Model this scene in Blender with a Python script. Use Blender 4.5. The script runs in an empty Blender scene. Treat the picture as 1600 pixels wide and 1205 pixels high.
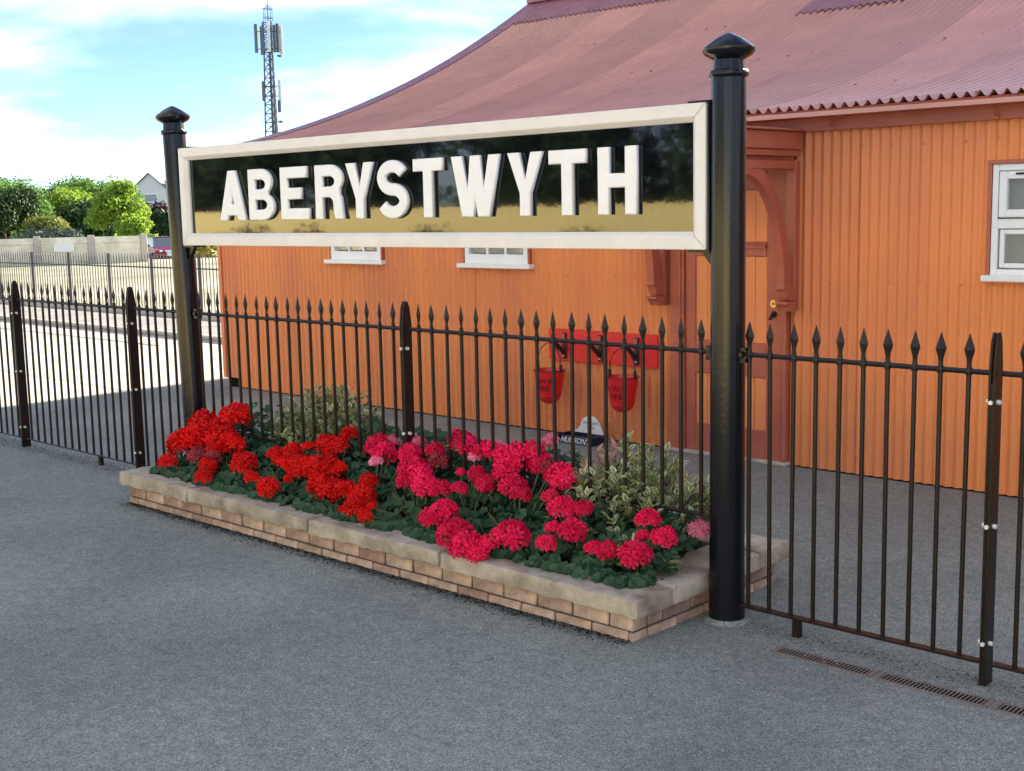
import bpy, bmesh, math, random
from mathutils import Vector, Matrix, noise
random.seed(11)
S = bpy.context.scene
COL = S.collection
R_ = math.radians

# ------------------------------------------------------------------ camera
cd = bpy.data.cameras.new('camera'); cam = bpy.data.objects.new('camera', cd); COL.objects.link(cam)
cr = Vector((0.7284, 0.6849, -0.0201)); cf = Vector((-0.6809, 0.7189, -0.1396))
cf.normalize(); cr = (cr - cf*cr.dot(cf)).normalized(); cu = cr.cross(cf)
cam.matrix_world = Matrix(((cr.x, cu.x, -cf.x, 0), (cr.y, cu.y, -cf.y, 0), (cr.z, cu.z, -cf.z, 1.83), (0, 0, 0, 1)))
cd.sensor_width = 36; cd.lens = 36*1950/1600; cd.clip_start = .05; cd.clip_end = 4000
S.camera = cam
# ------------------------------------------------------------------ sun, sky, exposure
SUN_EL, SUN_AZ = 19.0, 1.5                # azimuth: degrees from +Y towards +X
sd = Vector((math.sin(R_(SUN_AZ))*math.cos(R_(SUN_EL)), math.cos(R_(SUN_AZ))*math.cos(R_(SUN_EL)), math.sin(R_(SUN_EL))))
sl = bpy.data.lights.new('sun', 'SUN'); sl.energy = 5.0; sl.angle = R_(.53); sl.color = (1, .90, .76)
so = bpy.data.objects.new('sun', sl); COL.objects.link(so); so.location = (0, 30, 30)
so.rotation_euler = (-sd).to_track_quat('-Z', 'Y').to_euler()
W = bpy.data.worlds.new('World'); S.world = W; W.use_nodes = True
wn, wl = W.node_tree.nodes, W.node_tree.links
bg = wn['Background']; bg.inputs['Strength'].default_value = .05
sky = wn.new('ShaderNodeTexSky'); sky.sky_type = 'NISHITA'; sky.sun_disc = False
sky.sun_elevation = R_(SUN_EL); sky.sun_rotation = R_(SUN_AZ); sky.air_density = .55; sky.dust_density = 0; sky.ozone_density = 2.5
tc = wn.new('ShaderNodeTexCoord'); sx = wn.new('ShaderNodeSeparateXYZ'); wl.new(tc.outputs['Generated'], sx.inputs[0])
def wmath(op, a, b=None):
    n = wn.new('ShaderNodeMath'); n.operation = op
    for i, v in enumerate((a, b)):
        if v is None: continue
        if isinstance(v, (int, float)): n.inputs[i].default_value = v
        else: wl.new(v, n.inputs[i])
    return n.outputs[0]
zz = wmath('ADD', wmath('MAXIMUM', sx.outputs[2], 0), .16)
cv = wn.new('ShaderNodeCombineXYZ'); wl.new(wmath('DIVIDE', sx.outputs[0], zz), cv.inputs[0]); wl.new(wmath('DIVIDE', sx.outputs[1], zz), cv.inputs[1])
cn = wn.new('ShaderNodeTexNoise'); cn.inputs['Scale'].default_value = .95; cn.inputs['Detail'].default_value = 5; cn.inputs['Roughness'].default_value = .5
cmp_ = wn.new('ShaderNodeMapping'); cmp_.inputs['Location'].default_value = (29.3, -36.1, 0); wl.new(cv.outputs[0], cmp_.inputs[0]); wl.new(cmp_.outputs[0], cn.inputs['Vector'])
crp = wn.new('ShaderNodeValToRGB'); crp.color_ramp.elements[0].position = .41; crp.color_ramp.elements[1].position = .86; crp.color_ramp.interpolation = 'EASE'
wl.new(cn.outputs['Fac'], crp.inputs[0])
cmix = wn.new('ShaderNodeMixRGB'); wl.new(crp.outputs[0], cmix.inputs[0]); wl.new(sky.outputs[0], cmix.inputs[1]); cmix.inputs[2].default_value = (17.0, 17.1, 16.9, 1)
wl.new(cmix.outputs[0], bg.inputs['Color'])
S.view_settings.view_transform = 'Standard'; S.view_settings.look = 'None'; S.view_settings.gamma = 1
S.view_settings.exposure = 2.35
S.render.engine = 'CYCLES'; S.cycles.max_bounces = 8; S.cycles.use_denoising = True

# ------------------------------------------------------------------ materials
def N(nt, t, **kw):
    n = nt.nodes.new('ShaderNode'+t)
    for k, v in kw.items(): setattr(n, k, v)
    return n
def mat(name, col, rough=.6, spec=.5, metal=0, var=.15, vscale=6, bump=0, bscale=60, col2=None, streak=False, coat=0, detail=5, objrand=0):
    m = bpy.data.materials.new(name); m.use_nodes = True; nt = m.node_tree; L = nt.links
    b = nt.nodes['Principled BSDF']
    b.inputs['Roughness'].default_value = rough; b.inputs['Specular IOR Level'].default_value = spec; b.inputs['Metallic'].default_value = metal
    b.inputs['Coat Weight'].default_value = coat; b.inputs['Coat Roughness'].default_value = .08
    t = N(nt, 'TexCoord'); mp = N(nt, 'Mapping'); L.new(t.outputs['Object'], mp.inputs[0])
    if streak: mp.inputs['Scale'].default_value = (1, 1, .12)
    n = N(nt, 'TexNoise'); n.inputs['Scale'].default_value = vscale; n.inputs['Detail'].default_value = detail; n.inputs['Roughness'].default_value = .62
    L.new(mp.outputs[0], n.inputs['Vector'])
    r = N(nt, 'ValToRGB'); r.color_ramp.elements[0].position = .3; r.color_ramp.elements[1].position = .7
    c2 = col2 or tuple(c*(1-var) for c in col)
    r.color_ramp.elements[0].color = (*c2, 1); r.color_ramp.elements[1].color = (*(tuple(min(1, c*(1+var*.6)) for c in col)), 1)
    L.new(n.outputs['Fac'], r.inputs[0]); cout = r.outputs[0]
    if objrand:
        oi = N(nt, 'ObjectInfo'); mr = N(nt, 'MapRange'); L.new(oi.outputs['Random'], mr.inputs[0]); mr.inputs[3].default_value = 1-objrand; mr.inputs[4].default_value = 1+objrand*.6
        mm_ = N(nt, 'MixRGB', blend_type='MULTIPLY'); mm_.inputs[0].default_value = 1; L.new(cout, mm_.inputs[1]); L.new(mr.outputs[0], mm_.inputs[2]); cout = mm_.outputs[0]
    L.new(cout, b.inputs['Base Color'])
    if bump:
        n2 = N(nt, 'TexNoise'); n2.inputs['Scale'].default_value = bscale; n2.inputs['Detail'].default_value = 6; L.new(t.outputs['Object'], n2.inputs['Vector'])
        bp = N(nt, 'Bump'); bp.inputs['Strength'].default_value = bump; bp.inputs['Distance'].default_value = .01
        L.new(n2.outputs['Fac'], bp.inputs['Height']); L.new(bp.outputs[0], b.inputs['Normal'])
    return m
def leafmat(name, c1, c2, trans=.35, attr=False, rough=.5):
    m = bpy.data.materials.new(name); m.use_nodes = True; nt = m.node_tree; L = nt.links
    for n in list(nt.nodes): nt.nodes.remove(n)
    out = N(nt, 'OutputMaterial'); d = N(nt, 'BsdfPrincipled'); tr = N(nt, 'BsdfTranslucent'); mx = N(nt, 'MixShader'); mx.inputs[0].default_value = trans
    d.inputs['Roughness'].default_value = rough; d.inputs['Specular IOR Level'].default_value = .10 if name.startswith('leaf_') else .25
    cm = N(nt, 'MixRGB'); cm.inputs[1].default_value = (*c1, 1); cm.inputs[2].default_value = (*c2, 1)
    if attr:
        a = N(nt, 'Attribute', attribute_name='tone'); L.new(a.outputs['Fac'], cm.inputs[0])
    else:
        g = N(nt, 'NewGeometry'); L.new(g.outputs['Random Per Island'], cm.inputs[0])
    if 'petal' in name:
        oi = N(nt, 'ObjectInfo'); c3 = N(nt, 'MixRGB', blend_type='MULTIPLY'); rp = N(nt, 'ValToRGB'); L.new(oi.outputs['Random'], rp.inputs[0])
        rp.color_ramp.elements[0].color = (.82, .7, .75, 1); rp.color_ramp.elements[1].color = (1.18, 1.6, 1.5, 1); c3.inputs[0].default_value = 1
        L.new(cm.outputs[0], c3.inputs[1]); L.new(rp.outputs[0], c3.inputs[2]); cm = c3
    L.new(cm.outputs[0], d.inputs['Base Color']); L.new(cm.outputs[0], tr.inputs['Color'])
    L.new(d.outputs[0], mx.inputs[1]); L.new(tr.outputs[0], mx.inputs[2]); L.new(mx.outputs[0], out.inputs[0])
    return m
M = {}
def asphalt(name, base, warm):
    m = bpy.data.materials.new(name); m.use_nodes = True; nt = m.node_tree; L = nt.links; b = nt.nodes['Principled BSDF']
    b.inputs['Roughness'].default_value = .78; b.inputs['Specular IOR Level'].default_value = .35
    t = N(nt, 'TexCoord')
    v = N(nt, 'TexVoronoi'); v.inputs['Scale'].default_value = 210; L.new(t.outputs['Object'], v.inputs['Vector'])
    r1 = N(nt, 'ValToRGB'); L.new(v.outputs['Color'], r1.inputs[0])
    r1.color_ramp.elements[0].color = (*(c*.45 for c in base), 1); r1.color_ramp.elements[0].position = .1
    r1.color_ramp.elements[1].color = (*(c*1.45 for c in base), 1); r1.color_ramp.elements[1].position = .85
    e = r1.color_ramp.elements.new(.97); e.color = (*(c*2.4 for c in base), 1)
    mp = N(nt, 'Mapping'); mp.inputs['Scale'].default_value = (.75, .6, 1); L.new(t.outputs['Object'], mp.inputs[0])
    n = N(nt, 'TexNoise'); n.inputs['Scale'].default_value = 1.1; n.inputs['Detail'].default_value = 5; n.inputs['Roughness'].default_value = .55; L.new(mp.outputs[0], n.inputs['Vector'])
    r2 = N(nt, 'ValToRGB'); r2.color_ramp.elements[0].position = .36; r2.color_ramp.elements[1].position = .62
    r2.color_ramp.elements[0].color = (.78, .79, .80, 1); r2.color_ramp.elements[1].color = (1.08, 1.09, 1.07, 1); L.new(n.outputs['Fac'], r2.inputs[0])
    n3 = N(nt, 'TexNoise'); n3.inputs['Scale'].default_value = 14; n3.inputs['Detail'].default_value = 8; n3.inputs['Roughness'].default_value = .7; L.new(t.outputs['Object'], n3.inputs['Vector'])
    r3 = N(nt, 'ValToRGB'); r3.color_ramp.elements[0].position = .3; r3.color_ramp.elements[1].position = .7
    r3.color_ramp.elements[0].color = (.75, .75, .75, 1); r3.color_ramp.elements[1].color = (*warm, 1); L.new(n3.outputs['Fac'], r3.inputs[0])
    m1 = N(nt, 'MixRGB', blend_type='MULTIPLY'); m1.inputs[0].default_value = 1; L.new(r1.outputs[0], m1.inputs[1]); L.new(r2.outputs[0], m1.inputs[2])
    m2 = N(nt, 'MixRGB', blend_type='MULTIPLY'); m2.inputs[0].default_value = 1; L.new(m1.outputs[0], m2.inputs[1]); L.new(r3.outputs[0], m2.inputs[2])
    gv = N(nt, 'TexVoronoi'); gv.inputs['Scale'].default_value = 3.1; L.new(t.outputs['Object'], gv.inputs['Vector'])
    r4 = N(nt, 'ValToRGB'); r4.color_ramp.elements[0].position = .035; r4.color_ramp.elements[1].position = .06
    r4.color_ramp.elements[0].color = (.62, .62, .62, 1); r4.color_ramp.elements[1].color = (1, 1, 1, 1); L.new(gv.outputs['Distance'], r4.inputs[0])
    m3 = N(nt, 'MixRGB', blend_type='MULTIPLY'); m3.inputs[0].default_value = .8; L.new(m2.outputs[0], m3.inputs[1]); L.new(r4.outputs[0], m3.inputs[2])
    L.new(m3.outputs[0], b.inputs['Base Color'])
    bp = N(nt, 'Bump'); bp.inputs['Strength'].default_value = .55; bp.inputs['Distance'].default_value = .004; L.new(v.outputs['Distance'], bp.inputs['Height'])
    L.new(bp.outputs[0], b.inputs['Normal'])
    return m
M['asphalt'] = asphalt('asphalt', (.225, .248, .243), (1.15, 1.12, 1.05))
M['concrete'] = mat('yard_concrete', (.46, .43, .37), .85, .2, var=.2, vscale=1.6, bump=.2, bscale=40)
M['pavement'] = mat('pavement', (.30, .29, .27), .85, .2, var=.2, vscale=2, bump=.2)
M['gravel'] = mat('gravel_ground', (.34, .32, .27), .9, .2, var=.3, vscale=.3, bump=.2, col2=(.20, .21, .12))
M['black'] = mat('black_gloss_paint', (.006, .007, .011), .20, .32, var=.3, vscale=14, bump=.06, bscale=45)
M['rail'] = mat('black_rail_paint', (.009, .008, .008), .36, .26, var=.4, vscale=30, bump=.12, bscale=120, col2=(.018, .009, .007))
M['board'] = mat('board_gloss', (.004, .004, .006), .035, .72, var=.3, vscale=9, bump=.06, bscale=3)
M['cream'] = mat('cream_paint', (.75, .71, .67), .42, .4, var=.07, vscale=7, bump=.05, bscale=25)
M['letter'] = mat('letter_paint', (.84, .83, .83), .38, .4, var=.05, vscale=9, bump=.04, bscale=25)
M['orange'] = mat('orange_sheet_paint', (.77, .255, .070), .5, .4, var=.10, vscale=1.7, bump=.05, bscale=70, streak=True, col2=(.62, .195, .080), detail=8, objrand=.10)
M['orange_door'] = mat('orange_board_paint', (.80, .26, .09), .45, .4, var=.08, vscale=5, bump=.08, bscale=30, streak=True)
M['maroon'] = mat('maroon_paint', (.44, .115, .068), .42, .4, var=.15, vscale=5, bump=.06, bscale=40)
M['roof'] = mat('roof_sheet_paint', (.56, .255, .195), .24, .6, var=.16, vscale=1.4, bump=.03, bscale=50, objrand=.16)
M['flash'] = mat('lead_flashing_paint', (.30, .12, .14), .42, .5, var=.2, vscale=4, bump=.3, bscale=9)
M['white'] = mat('white_window_paint', (.80, .80, .80), .35, .4, var=.04, vscale=8)
M['seal'] = mat('dark_seal', (.03, .03, .03), .6, .3)
M['red'] = mat('red_enamel', (.72, .012, .018), .35, .5, var=.1, vscale=9)
M['iron'] = mat('black_iron', (.012, .011, .011), .4, .5, var=.3, vscale=20, bump=.1)
M['bolt'] = mat('galvanised_bolt', (.75, .75, .72), .4, .5, metal=.3, var=.2, vscale=40)
M['navy'] = mat('navy_enamel', (.008, .013, .035), .3, .5, var=.2)
M['enamel'] = mat('white_enamel', (.80, .79, .75), .3, .5, var=.08, vscale=10)
M['ink'] = mat('black_lettering', (.015, .008, .008), .5, .3)
M['brass'] = mat('brass', (.75, .50, .18), .3, .5, metal=.8)
M['stone'] = mat('coping_stone', (.50, .44, .365), .85, .2, var=.25, vscale=5, bump=.7, bscale=34, col2=(.20, .165, .125), detail=9, objrand=.2)
M['brick'] = [mat('brick_%d' % i, c, .85, .2, var=.25, vscale=9, bump=.6, bscale=60, col2=tuple(q*.45 for q in c)) for i, c in enumerate(((.50, .36, .285), (.44, .31, .25), (.54, .40, .32), (.36, .24, .19)))]
M['mortar'] = mat('mortar', (.10, .08, .065), .95, .1, var=.3, vscale=30, bump=.4)
M['soil'] = mat('soil', (.035, .026, .018), .95, .1, var=.4, vscale=20, bump=.8, bscale=40)
M['grate'] = mat('cast_iron_grate', (.20, .15, .135), .65, .4, var=.4, vscale=40, bump=.2)
M['dark'] = mat('dark_void', (.006, .006, .006), .9, .1)
M['wallconc'] = mat('panel_concrete', (.74, .69, .56), .9, .2, var=.25, vscale=1.8, bump=.3, bscale=12, col2=(.52, .48, .37))
M['render'] = mat('house_render', (.52, .54, .54), .9, .2, var=.05, vscale=1)
M['slate'] = mat('slate_roof', (.12, .13, .14), .6, .4, var=.2, vscale=2)
M['galv'] = mat('mast_steel', (.10, .11, .115), .55, .4, metal=.2)
M['panelw'] = mat('antenna_white', (.55, .60, .63), .5, .3)
M['carred'] = mat('car_paint', (.20, .012, .03), .25, .5, coat=.6)
M['tyre'] = mat('tyre', (.02, .02, .02), .8, .2)
M['chrome'] = mat('car_trim', (.6, .6, .62), .25, .5, metal=.8)
M['lens'] = mat('headlight', (.75, .77, .80), .15, .6)
M['bark'] = mat('bark', (.09, .07, .05), .9, .2, var=.3, bump=.3)
M['bouncewall'] = mat('bounce_boarding', (.80, .66, .28), .6, .3, var=.12, vscale=2)  # ochre for the added fence that the sign reflects
M['yellow'] = mat('yellow_line_paint', (.62, .42, .06), .7, .2, var=.25, vscale=18)
M['debris'] = mat('debris', (.45, .42, .36), .8, .2, var=.4, vscale=60)
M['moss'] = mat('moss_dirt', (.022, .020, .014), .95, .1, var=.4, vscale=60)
def glassmat(name, col, rough):
    m = bpy.data.materials.new(name); m.use_nodes = True; b = m.node_tree.nodes['Principled BSDF']
    b.inputs['Base Color'].default_value = (*col, 1); b.inputs['Roughness'].default_value = rough; b.inputs['Transmission Weight'].default_value = .9; b.inputs['IOR'].default_value = 1.45
    nt = m.node_tree; n = N(nt, 'TexNoise'); n.inputs['Scale'].default_value = 55; t = N(nt, 'TexCoord'); nt.links.new(t.outputs['Object'], n.inputs['Vector'])
    bp = N(nt, 'Bump'); bp.inputs['Strength'].default_value = .25 if rough > .1 else .02; bp.inputs['Distance'].default_value = .01; nt.links.new(n.outputs['Fac'], bp.inputs['Height']); nt.links.new(bp.outputs[0], b.inputs['Normal'])
    return m
M['frosted'] = glassmat('frosted_glass', (.80, .85, .86), .28)
M['glass'] = glassmat('clear_glass', (.85, .87, .87), .02)
M['carglass'] = mat('car_glass', (.05, .07, .09), .08, .9, coat=.5)
M['blind'] = mat('grey_blind', (.36, .38, .38), .8, .2, var=.1)
M['leaf'] = leafmat('geranium_leaf', (.022, .070, .030), (.045, .105, .050), .2)
M['scarlet'] = leafmat('scarlet_petal', (.84, .008, .007), (.70, .004, .004), .3, rough=.6)
M['cerise'] = leafmat('cerise_petal', (.86, .012, .105), (.74, .008, .065), .3, rough=.6)
M['pinkp'] = leafmat('pink_petal', (.85, .30, .42), (.80, .10, .20), .3, rough=.6)
M['fade'] = leafmat('faded_petal', (.45, .03, .06), (.30, .05, .05), .2, rough=.7)
M['varieg'] = leafmat('variegated_leaf', (.06, .12, .035), (.92, .88, .50), .25, attr=True)
M['stem'] = mat('plant_stem', (.10, .13, .06), .7, .2)
M['blush'] = leafmat('blush_leaf', (.50, .22, .16), (.62, .36, .28), .3)

# ------------------------------------------------------------------ mesh builder
class MB:
    def __init__(s): s.v = []; s.f = []; s.t = None
    def add(s, vs, fs):
        o = len(s.v); s.v += [tuple(p) for p in vs]; s.f += [tuple(i+o for i in f) for f in fs]; return s
    def box(s, x0, x1, y0, y1, z0, z1):
        return s.add([(x0, y0, z0), (x1, y0, z0), (x1, y1, z0), (x0, y1, z0), (x0, y0, z1), (x1, y0, z1), (x1, y1, z1), (x0, y1, z1)],
                     [(0, 3, 2, 1), (4, 5, 6, 7), (0, 1, 5, 4), (1, 2, 6, 5), (2, 3, 7, 6), (3, 0, 4, 7)])
    def prism(s, poly, a, b, axis='x'):
        n = len(poly); mk = {'x': lambda t, p: (t, p[0], p[1]), 'y': lambda t, p: (p[0], t, p[1]), 'z': lambda t, p: (p[0], p[1], t)}[axis]
        vs = [mk(a, p) for p in poly]+[mk(b, p) for p in poly]
        fs = [tuple(range(n))[::-1], tuple(range(n, 2*n))]+[(i, (i+1) % n, n+(i+1) % n, n+i) for i in range(n)]
        return s.add(vs, fs)
    def tube(s, pts, r, n=8, cap=True):
        pts = [Vector(p) for p in pts]; rs = r if isinstance(r, (list, tuple)) else [r]*len(pts); vs = []; fs = []
        for i, p in enumerate(pts):
            d = (pts[min(i+1, len(pts)-1)]-pts[max(i-1, 0)]).normalized()
            a = Vector((0, 0, 1)) if abs(d.z) < .9 else Vector((1, 0, 0))
            u = d.cross(a).normalized(); w = d.cross(u)
            for k in range(n):
                t = 2*math.pi*k/n; vs.append(p+(u*math.cos(t)+w*math.sin(t))*rs[i])
        for i in range(len(pts)-1):
            for k in range(n): fs.append((i*n+k, i*n+(k+1) % n, (i+1)*n+(k+1) % n, (i+1)*n+k))
        if cap: fs += [tuple(range(n))[::-1], tuple(range((len(pts)-1)*n, len(pts)*n))]
        return s.add(vs, fs)
    def lathe(s, c, prof, n=24):
        vs = []; fs = []
        for r, z in prof:
            for k in range(n): t = 2*math.pi*k/n; vs.append((c[0]+r*math.cos(t), c[1]+r*math.sin(t), c[2]+z))
        m = len(prof)
        for i in range(m-1):
            for k in range(n): fs.append((i*n+k, i*n+(k+1) % n, (i+1)*n+(k+1) % n, (i+1)*n+k))
        fs += [tuple(range(n))[::-1], tuple(range((m-1)*n, m*n))]
        return s.add(vs, fs)
    def mesh(s, name, m, off=(0, 0, 0), smooth=False, bevel=0):
        me = bpy.data.meshes.new(name)
        me.from_pydata([(p[0]-off[0], p[1]-off[1], p[2]-off[2]) for p in s.v], [], s.f)
        bm = bmesh.new(); bm.from_mesh(me); bmesh.ops.recalc_face_normals(bm, faces=bm.faces[:])
        if bevel: bmesh.ops.bevel(bm, geom=bm.edges[:], offset=bevel, segments=1, profile=.5, affect='EDGES', clamp_overlap=True)
        bm.to_mesh(me); bm.free()
        if m: me.materials.append(m)
        if smooth:
            for p in me.polygons: p.use_smooth = True
            if smooth != 'all':
                try: me.set_sharp_from_angle(angle=R_(40))
                except Exception: pass
        return me
WL = {}
def link(o, parent=None):
    COL.objects.link(o)
    if parent: o.parent = parent
    return o
def tag(o, label, cat=None, group=None, kind=None):
    if label: o['label'] = label
    if cat: o['category'] = cat
    if group: o['group'] = group
    if kind: o['kind'] = kind
    return o
def thing(name, loc, label, cat, group=None):
    o = bpy.data.objects.new(name, None); o.empty_display_size = .1; link(o); o.location = loc; WL[o.name] = Vector(loc); return tag(o, label, cat, group)
def part(name, mb, m, parent=None, smooth=False, bevel=0, origin=None):
    off = WL.get(parent.name, Vector()) if parent else Vector()
    org = Vector(origin) if origin else off
    o = bpy.data.objects.new(name, mb.mesh(name, m, org, smooth, bevel)); link(o, parent); o.location = org-off; WL[o.name] = org; return o
def inst(name, me, loc, parent=None, rot=None, scale=None):
    off = WL.get(parent.name, Vector()) if parent else Vector()
    o = bpy.data.objects.new(name, me); link(o, parent); o.location = Vector(loc)-off; WL[o.name] = Vector(loc)
    if rot: o.rotation_euler = rot
    if scale: o.scale = scale if not isinstance(scale, (int, float)) else (scale,)*3
    return o

# ------------------------------------------------------------------ ground
def smooth01(t): t = max(0, min(1, t)); return t*t*(3-2*t)
def gz(d): return -.03+.33*smooth01((d-29)/11)-1.2*smooth01((d-47)/14)
g = MB(); rings = [0, 6, 12, 18, 24, 28, 32, 36, 40, 44, 48, 52, 56, 60, 66, 80, 120, 200, 400, 900, 2500]; ns = 72
vs = [(0, 0, gz(0))]; fs = []
for r in rings[1:]:
    for k in range(ns): t = 2*math.pi*k/ns; vs.append((r*math.cos(t), r*math.sin(t), gz(r)))
for k in range(ns): fs.append((0, 1+k, 1+(k+1) % ns))
for i in range(len(rings)-2):
    for k in range(ns): a = 1+i*ns; b = a+ns; fs.append((a+k, b+k, b+(k+1) % ns, a+(k+1) % ns))
g.add(vs, fs); tag(part('ground', g, M['gravel'], smooth='all'), None, kind='structure')
tag(part('platform', MB().box(-12.1, 9, -1.4, 21, -.3, 0), M['asphalt']), None, kind='structure')
tag(part('platform_edge_bounce', MB().box(-40, 9, -5.2, -1.404, -.3, -.004), M['concrete']), None, kind='structure')  # unseen strip in the sun, made pale to bounce light onto the facade
yard = part('concrete_yard', MB().box(-29, -12.104, -1.40, 10.25, -.3, -.012), M['mortar']); tag(yard, None, kind='structure')
sx_, sy_ = 4.2, 3.5
slab = MB().box(.008, sx_-.008, .008, sy_-.008, -.1, .010).mesh('slab', M['concrete'], bevel=.006)
for i in range(4):
    for j in range(3):
        inst('slab', slab, (-12.106-(i+1)*sx_, 10.24-(j+1)*sy_, -.012), yard)
pav = part('pavement', MB().box(-29, -12.104, 10.254, 12.05, -.3, .05), M['pavement'], bevel=.01); tag(pav, None, kind='structure')
kb = MB().box(0, .91, 0, .12, -.1, .075).mesh('kerb_stone', M['concrete'], bevel=.012)
for i in range(18): inst('kerb_stone', kb, (-13.02-i*.915, 10.256, .0), pav)
tag(part('yellow_line', MB().box(-12, 8, 1.48, 1.60, -.01, .004), M['yellow']), None, kind='structure')

# ------------------------------------------------------------------ station building
WY = 7.60; TOP = 2.325; XL = -11.46; XR = 6.0
bld = thing('station_building', (-4, WY, 0), 'orange corrugated iron station building with maroon curved corrugated roof', 'building')
OPEN = [(-9.55, -8.80, 1.385, 2.08), (-7.72, -6.96, 1.375, 2.07), (-3.145, -2.15, 1.37, 2.05), (-5.44, -4.53, 0, 2.18)]
PW, AMP, NS = .069, .0105, 8
def wall_sheet(x0, x1, z0, z1, ph, y):
    zs = sorted({z0, z1} | {z for o in OPEN for z in o[2:] if z0 < z < z1})
    n = int(round((x1-x0)/(PW/NS))); mb = MB(); idx = {}
    def vid(i, z):
        if (i, z) not in idx:
            x = x0+(x1-x0)*i/n; idx[(i, z)] = len(mb.v); mb.v.append((x, y-AMP*math.cos(2*math.pi*(x-ph)/PW), z))
        return idx[(i, z)]
    for i in range(n):
        xc = x0+(x1-x0)*(i+.5)/n
        for a, b in zip(zs[:-1], zs[1:]):
            zc = (a+b)/2
            if any(o[0] < xc < o[1] and o[2] < zc < o[3] for o in OPEN): continue
            mb.f.append((vid(i, a), vid(i+1, a), vid(i+1, b), vid(i, b)))
    return mb
SW = 13*PW
xs = -3.155
while xs > XL+.2: xs -= SW
cells = []; x = xs
while x < XR: cells.append((max(x, XL), min(x+SW+.035, XR))); x += SW
for k, (a, b) in enumerate(cells):
    yy = WY+(.0035 if k % 2 else 0)
    zb = .105 if b < -10.8 else .012
    mb = wall_sheet(a, b, zb, TOP, 0, yy)
    if mb.f: part('wall_sheet', mb, M['orange'], bld, smooth='all')
riv = MB()
def rivet(mb, x, y, z, r=.011):
    vs = []; n = 8
    for k in range(n): t = 2*math.pi*k/n; vs.append((x+r*math.cos(t), y, z+r*math.sin(t)))
    for k in range(n): t = 2*math.pi*k/n; vs.append((x+.55*r*math.cos(t), y-.006, z+.55*r*math.sin(t)))
    vs.append((x, y-.008, z))
    mb.add(vs, [(k, (k+1) % n, n+(k+1) % n, n+k) for k in range(n)]+[(n+k, n+(k+1) % n, 2*n) for k in range(n)])
for zr in (1.312, .15, 2.2):
    x = XL+.07; k = 0
    while x < 0:
        xx = round(x/PW)*PW
        if not any(o[0]-.05 < xx < o[1]+.05 and o[2]-.02 < zr < o[3]+.05 for o in OPEN): rivet(riv, xx, WY-AMP-.001, zr+random.uniform(-.012, .012))
        x += (.24, .19, .28, .21)[k % 4]; k += 1
o = part('fixings', riv, M['orange'], bld, smooth=True); o['kind'] = 'stuff'
# inner wall behind the sheets, end gable, back wall
def rz(y):
    t = y-7.38; return 2.45+.15*t+.0415*t*t
RY = 13.0
prof = [(7.38+(RY-7.38)*i/24, rz(7.38+(RY-7.38)*i/24)) for i in range(25)]
gab = [(WY+.02, 0)]+[(p[0], p[1]-.06) for p in prof if p[0] > WY+.02]+[(2*RY-p[0], p[1]-.06) for p in prof[::-1] if p[0] > WY+.05 and p[0] < RY]+[(2*RY-WY-.05, 0)]
part('gable_wall', MB().prism(gab, XL, XL+.08, 'x'), M['orange'], bld)
part('gable_wall', MB().prism(gab, XR-.08, XR, 'x'), M['orange'], bld)
part('back_wall', MB().box(XL, XR, 2*RY-WY-.1, 2*RY-WY, 0, 2.4), M['orange'], bld)
part('corner_board', MB().box(XL-.02, XL+.035, WY-.016, WY+.1, .1, TOP), M['orange'], bld, bevel=.004)
part('plinth', MB().box(XL+.02, XR, WY+.02, WY+.12, 0, .3), M['dark'], bld)
part('lining_wall', MB().box(XL+.09, -9.56, WY+.09, WY+.12, .3, 2.4).box(-9.56, XR-.1, WY+.09, WY+.12, .3, 1.36).box(-8.79, -7.73, WY+.09, WY+.12, 1.36, 2.4).box(-6.95, -3.15, WY+.09, WY+.12, 1.36, 2.4).box(-2.14, XR-.1, WY+.09, WY+.12, 1.36, 2.4), M['dark'], bld)
# roof sheets
def roof_sheet(w, t0, t1, dz, n=14):
    mb = MB(); nx = int(w/.080*10); p2 = .080
    for j in range(n+1):
        y = 7.38+t0+(t1-t0)*j/n; z = rz(y)+dz; sl = .15+.083*(y-7.38); nl = math.hypot(1, sl)
        for i in range(nx+1):
            x = w*i/nx; a = .017*(2*((1+math.cos(2*math.pi*x/p2))/2)**1.7-1); mb.v.append((x, y-a*sl/nl-7.38, z+a/nl))
    for j in range(n):
        for i in range(nx): a = j*(nx+1)+i; mb.f.append((a, a+1, a+nx+2, a+nx+1))
    return mb
RW = 11*.080
lo = roof_sheet(RW+.04, 0, RY-7.38, 0, 26).mesh('roof_sheet', M['roof'], smooth='all')
roofp = part('roof', MB().prism([(p[0], p[1]-.03) for p in prof]+[(p[0], p[1]-.06) for p in prof[::-1]], XL-.30, XR+.3, 'x').prism([(2*RY-p[0], p[1]-.0) for p in prof]+[(2*RY-p[0], p[1]-.06) for p in prof[::-1]], XL-.30, XR+.3, 'x'), M['roof'], bld)
x = XL-.32; k = 0
while x < XR:
    for me in (lo,): inst('roof_sheet', me, (x, 7.38, (.0035 if k % 2 else 0)), roofp)
    x += RW; k += 1
rr = MB()
for ty in (.10, 1.15, 2.62, 3.9, 5.0):
    x = XL; k = 0
    while x < 1:
        xx = XL-.32+round((x-XL+.32)/.080)*.076; y = 7.38+ty
        rr.lathe((xx, y, rz(y)+.008), [(.016, 0), (.014, .006), (.006, .011)], 7)
        x += (.30, .23, .38)[k % 3]; k += 1
o = part('roof_fixings', rr, M['roof'], roofp, smooth=True); o['kind'] = 'stuff'
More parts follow.
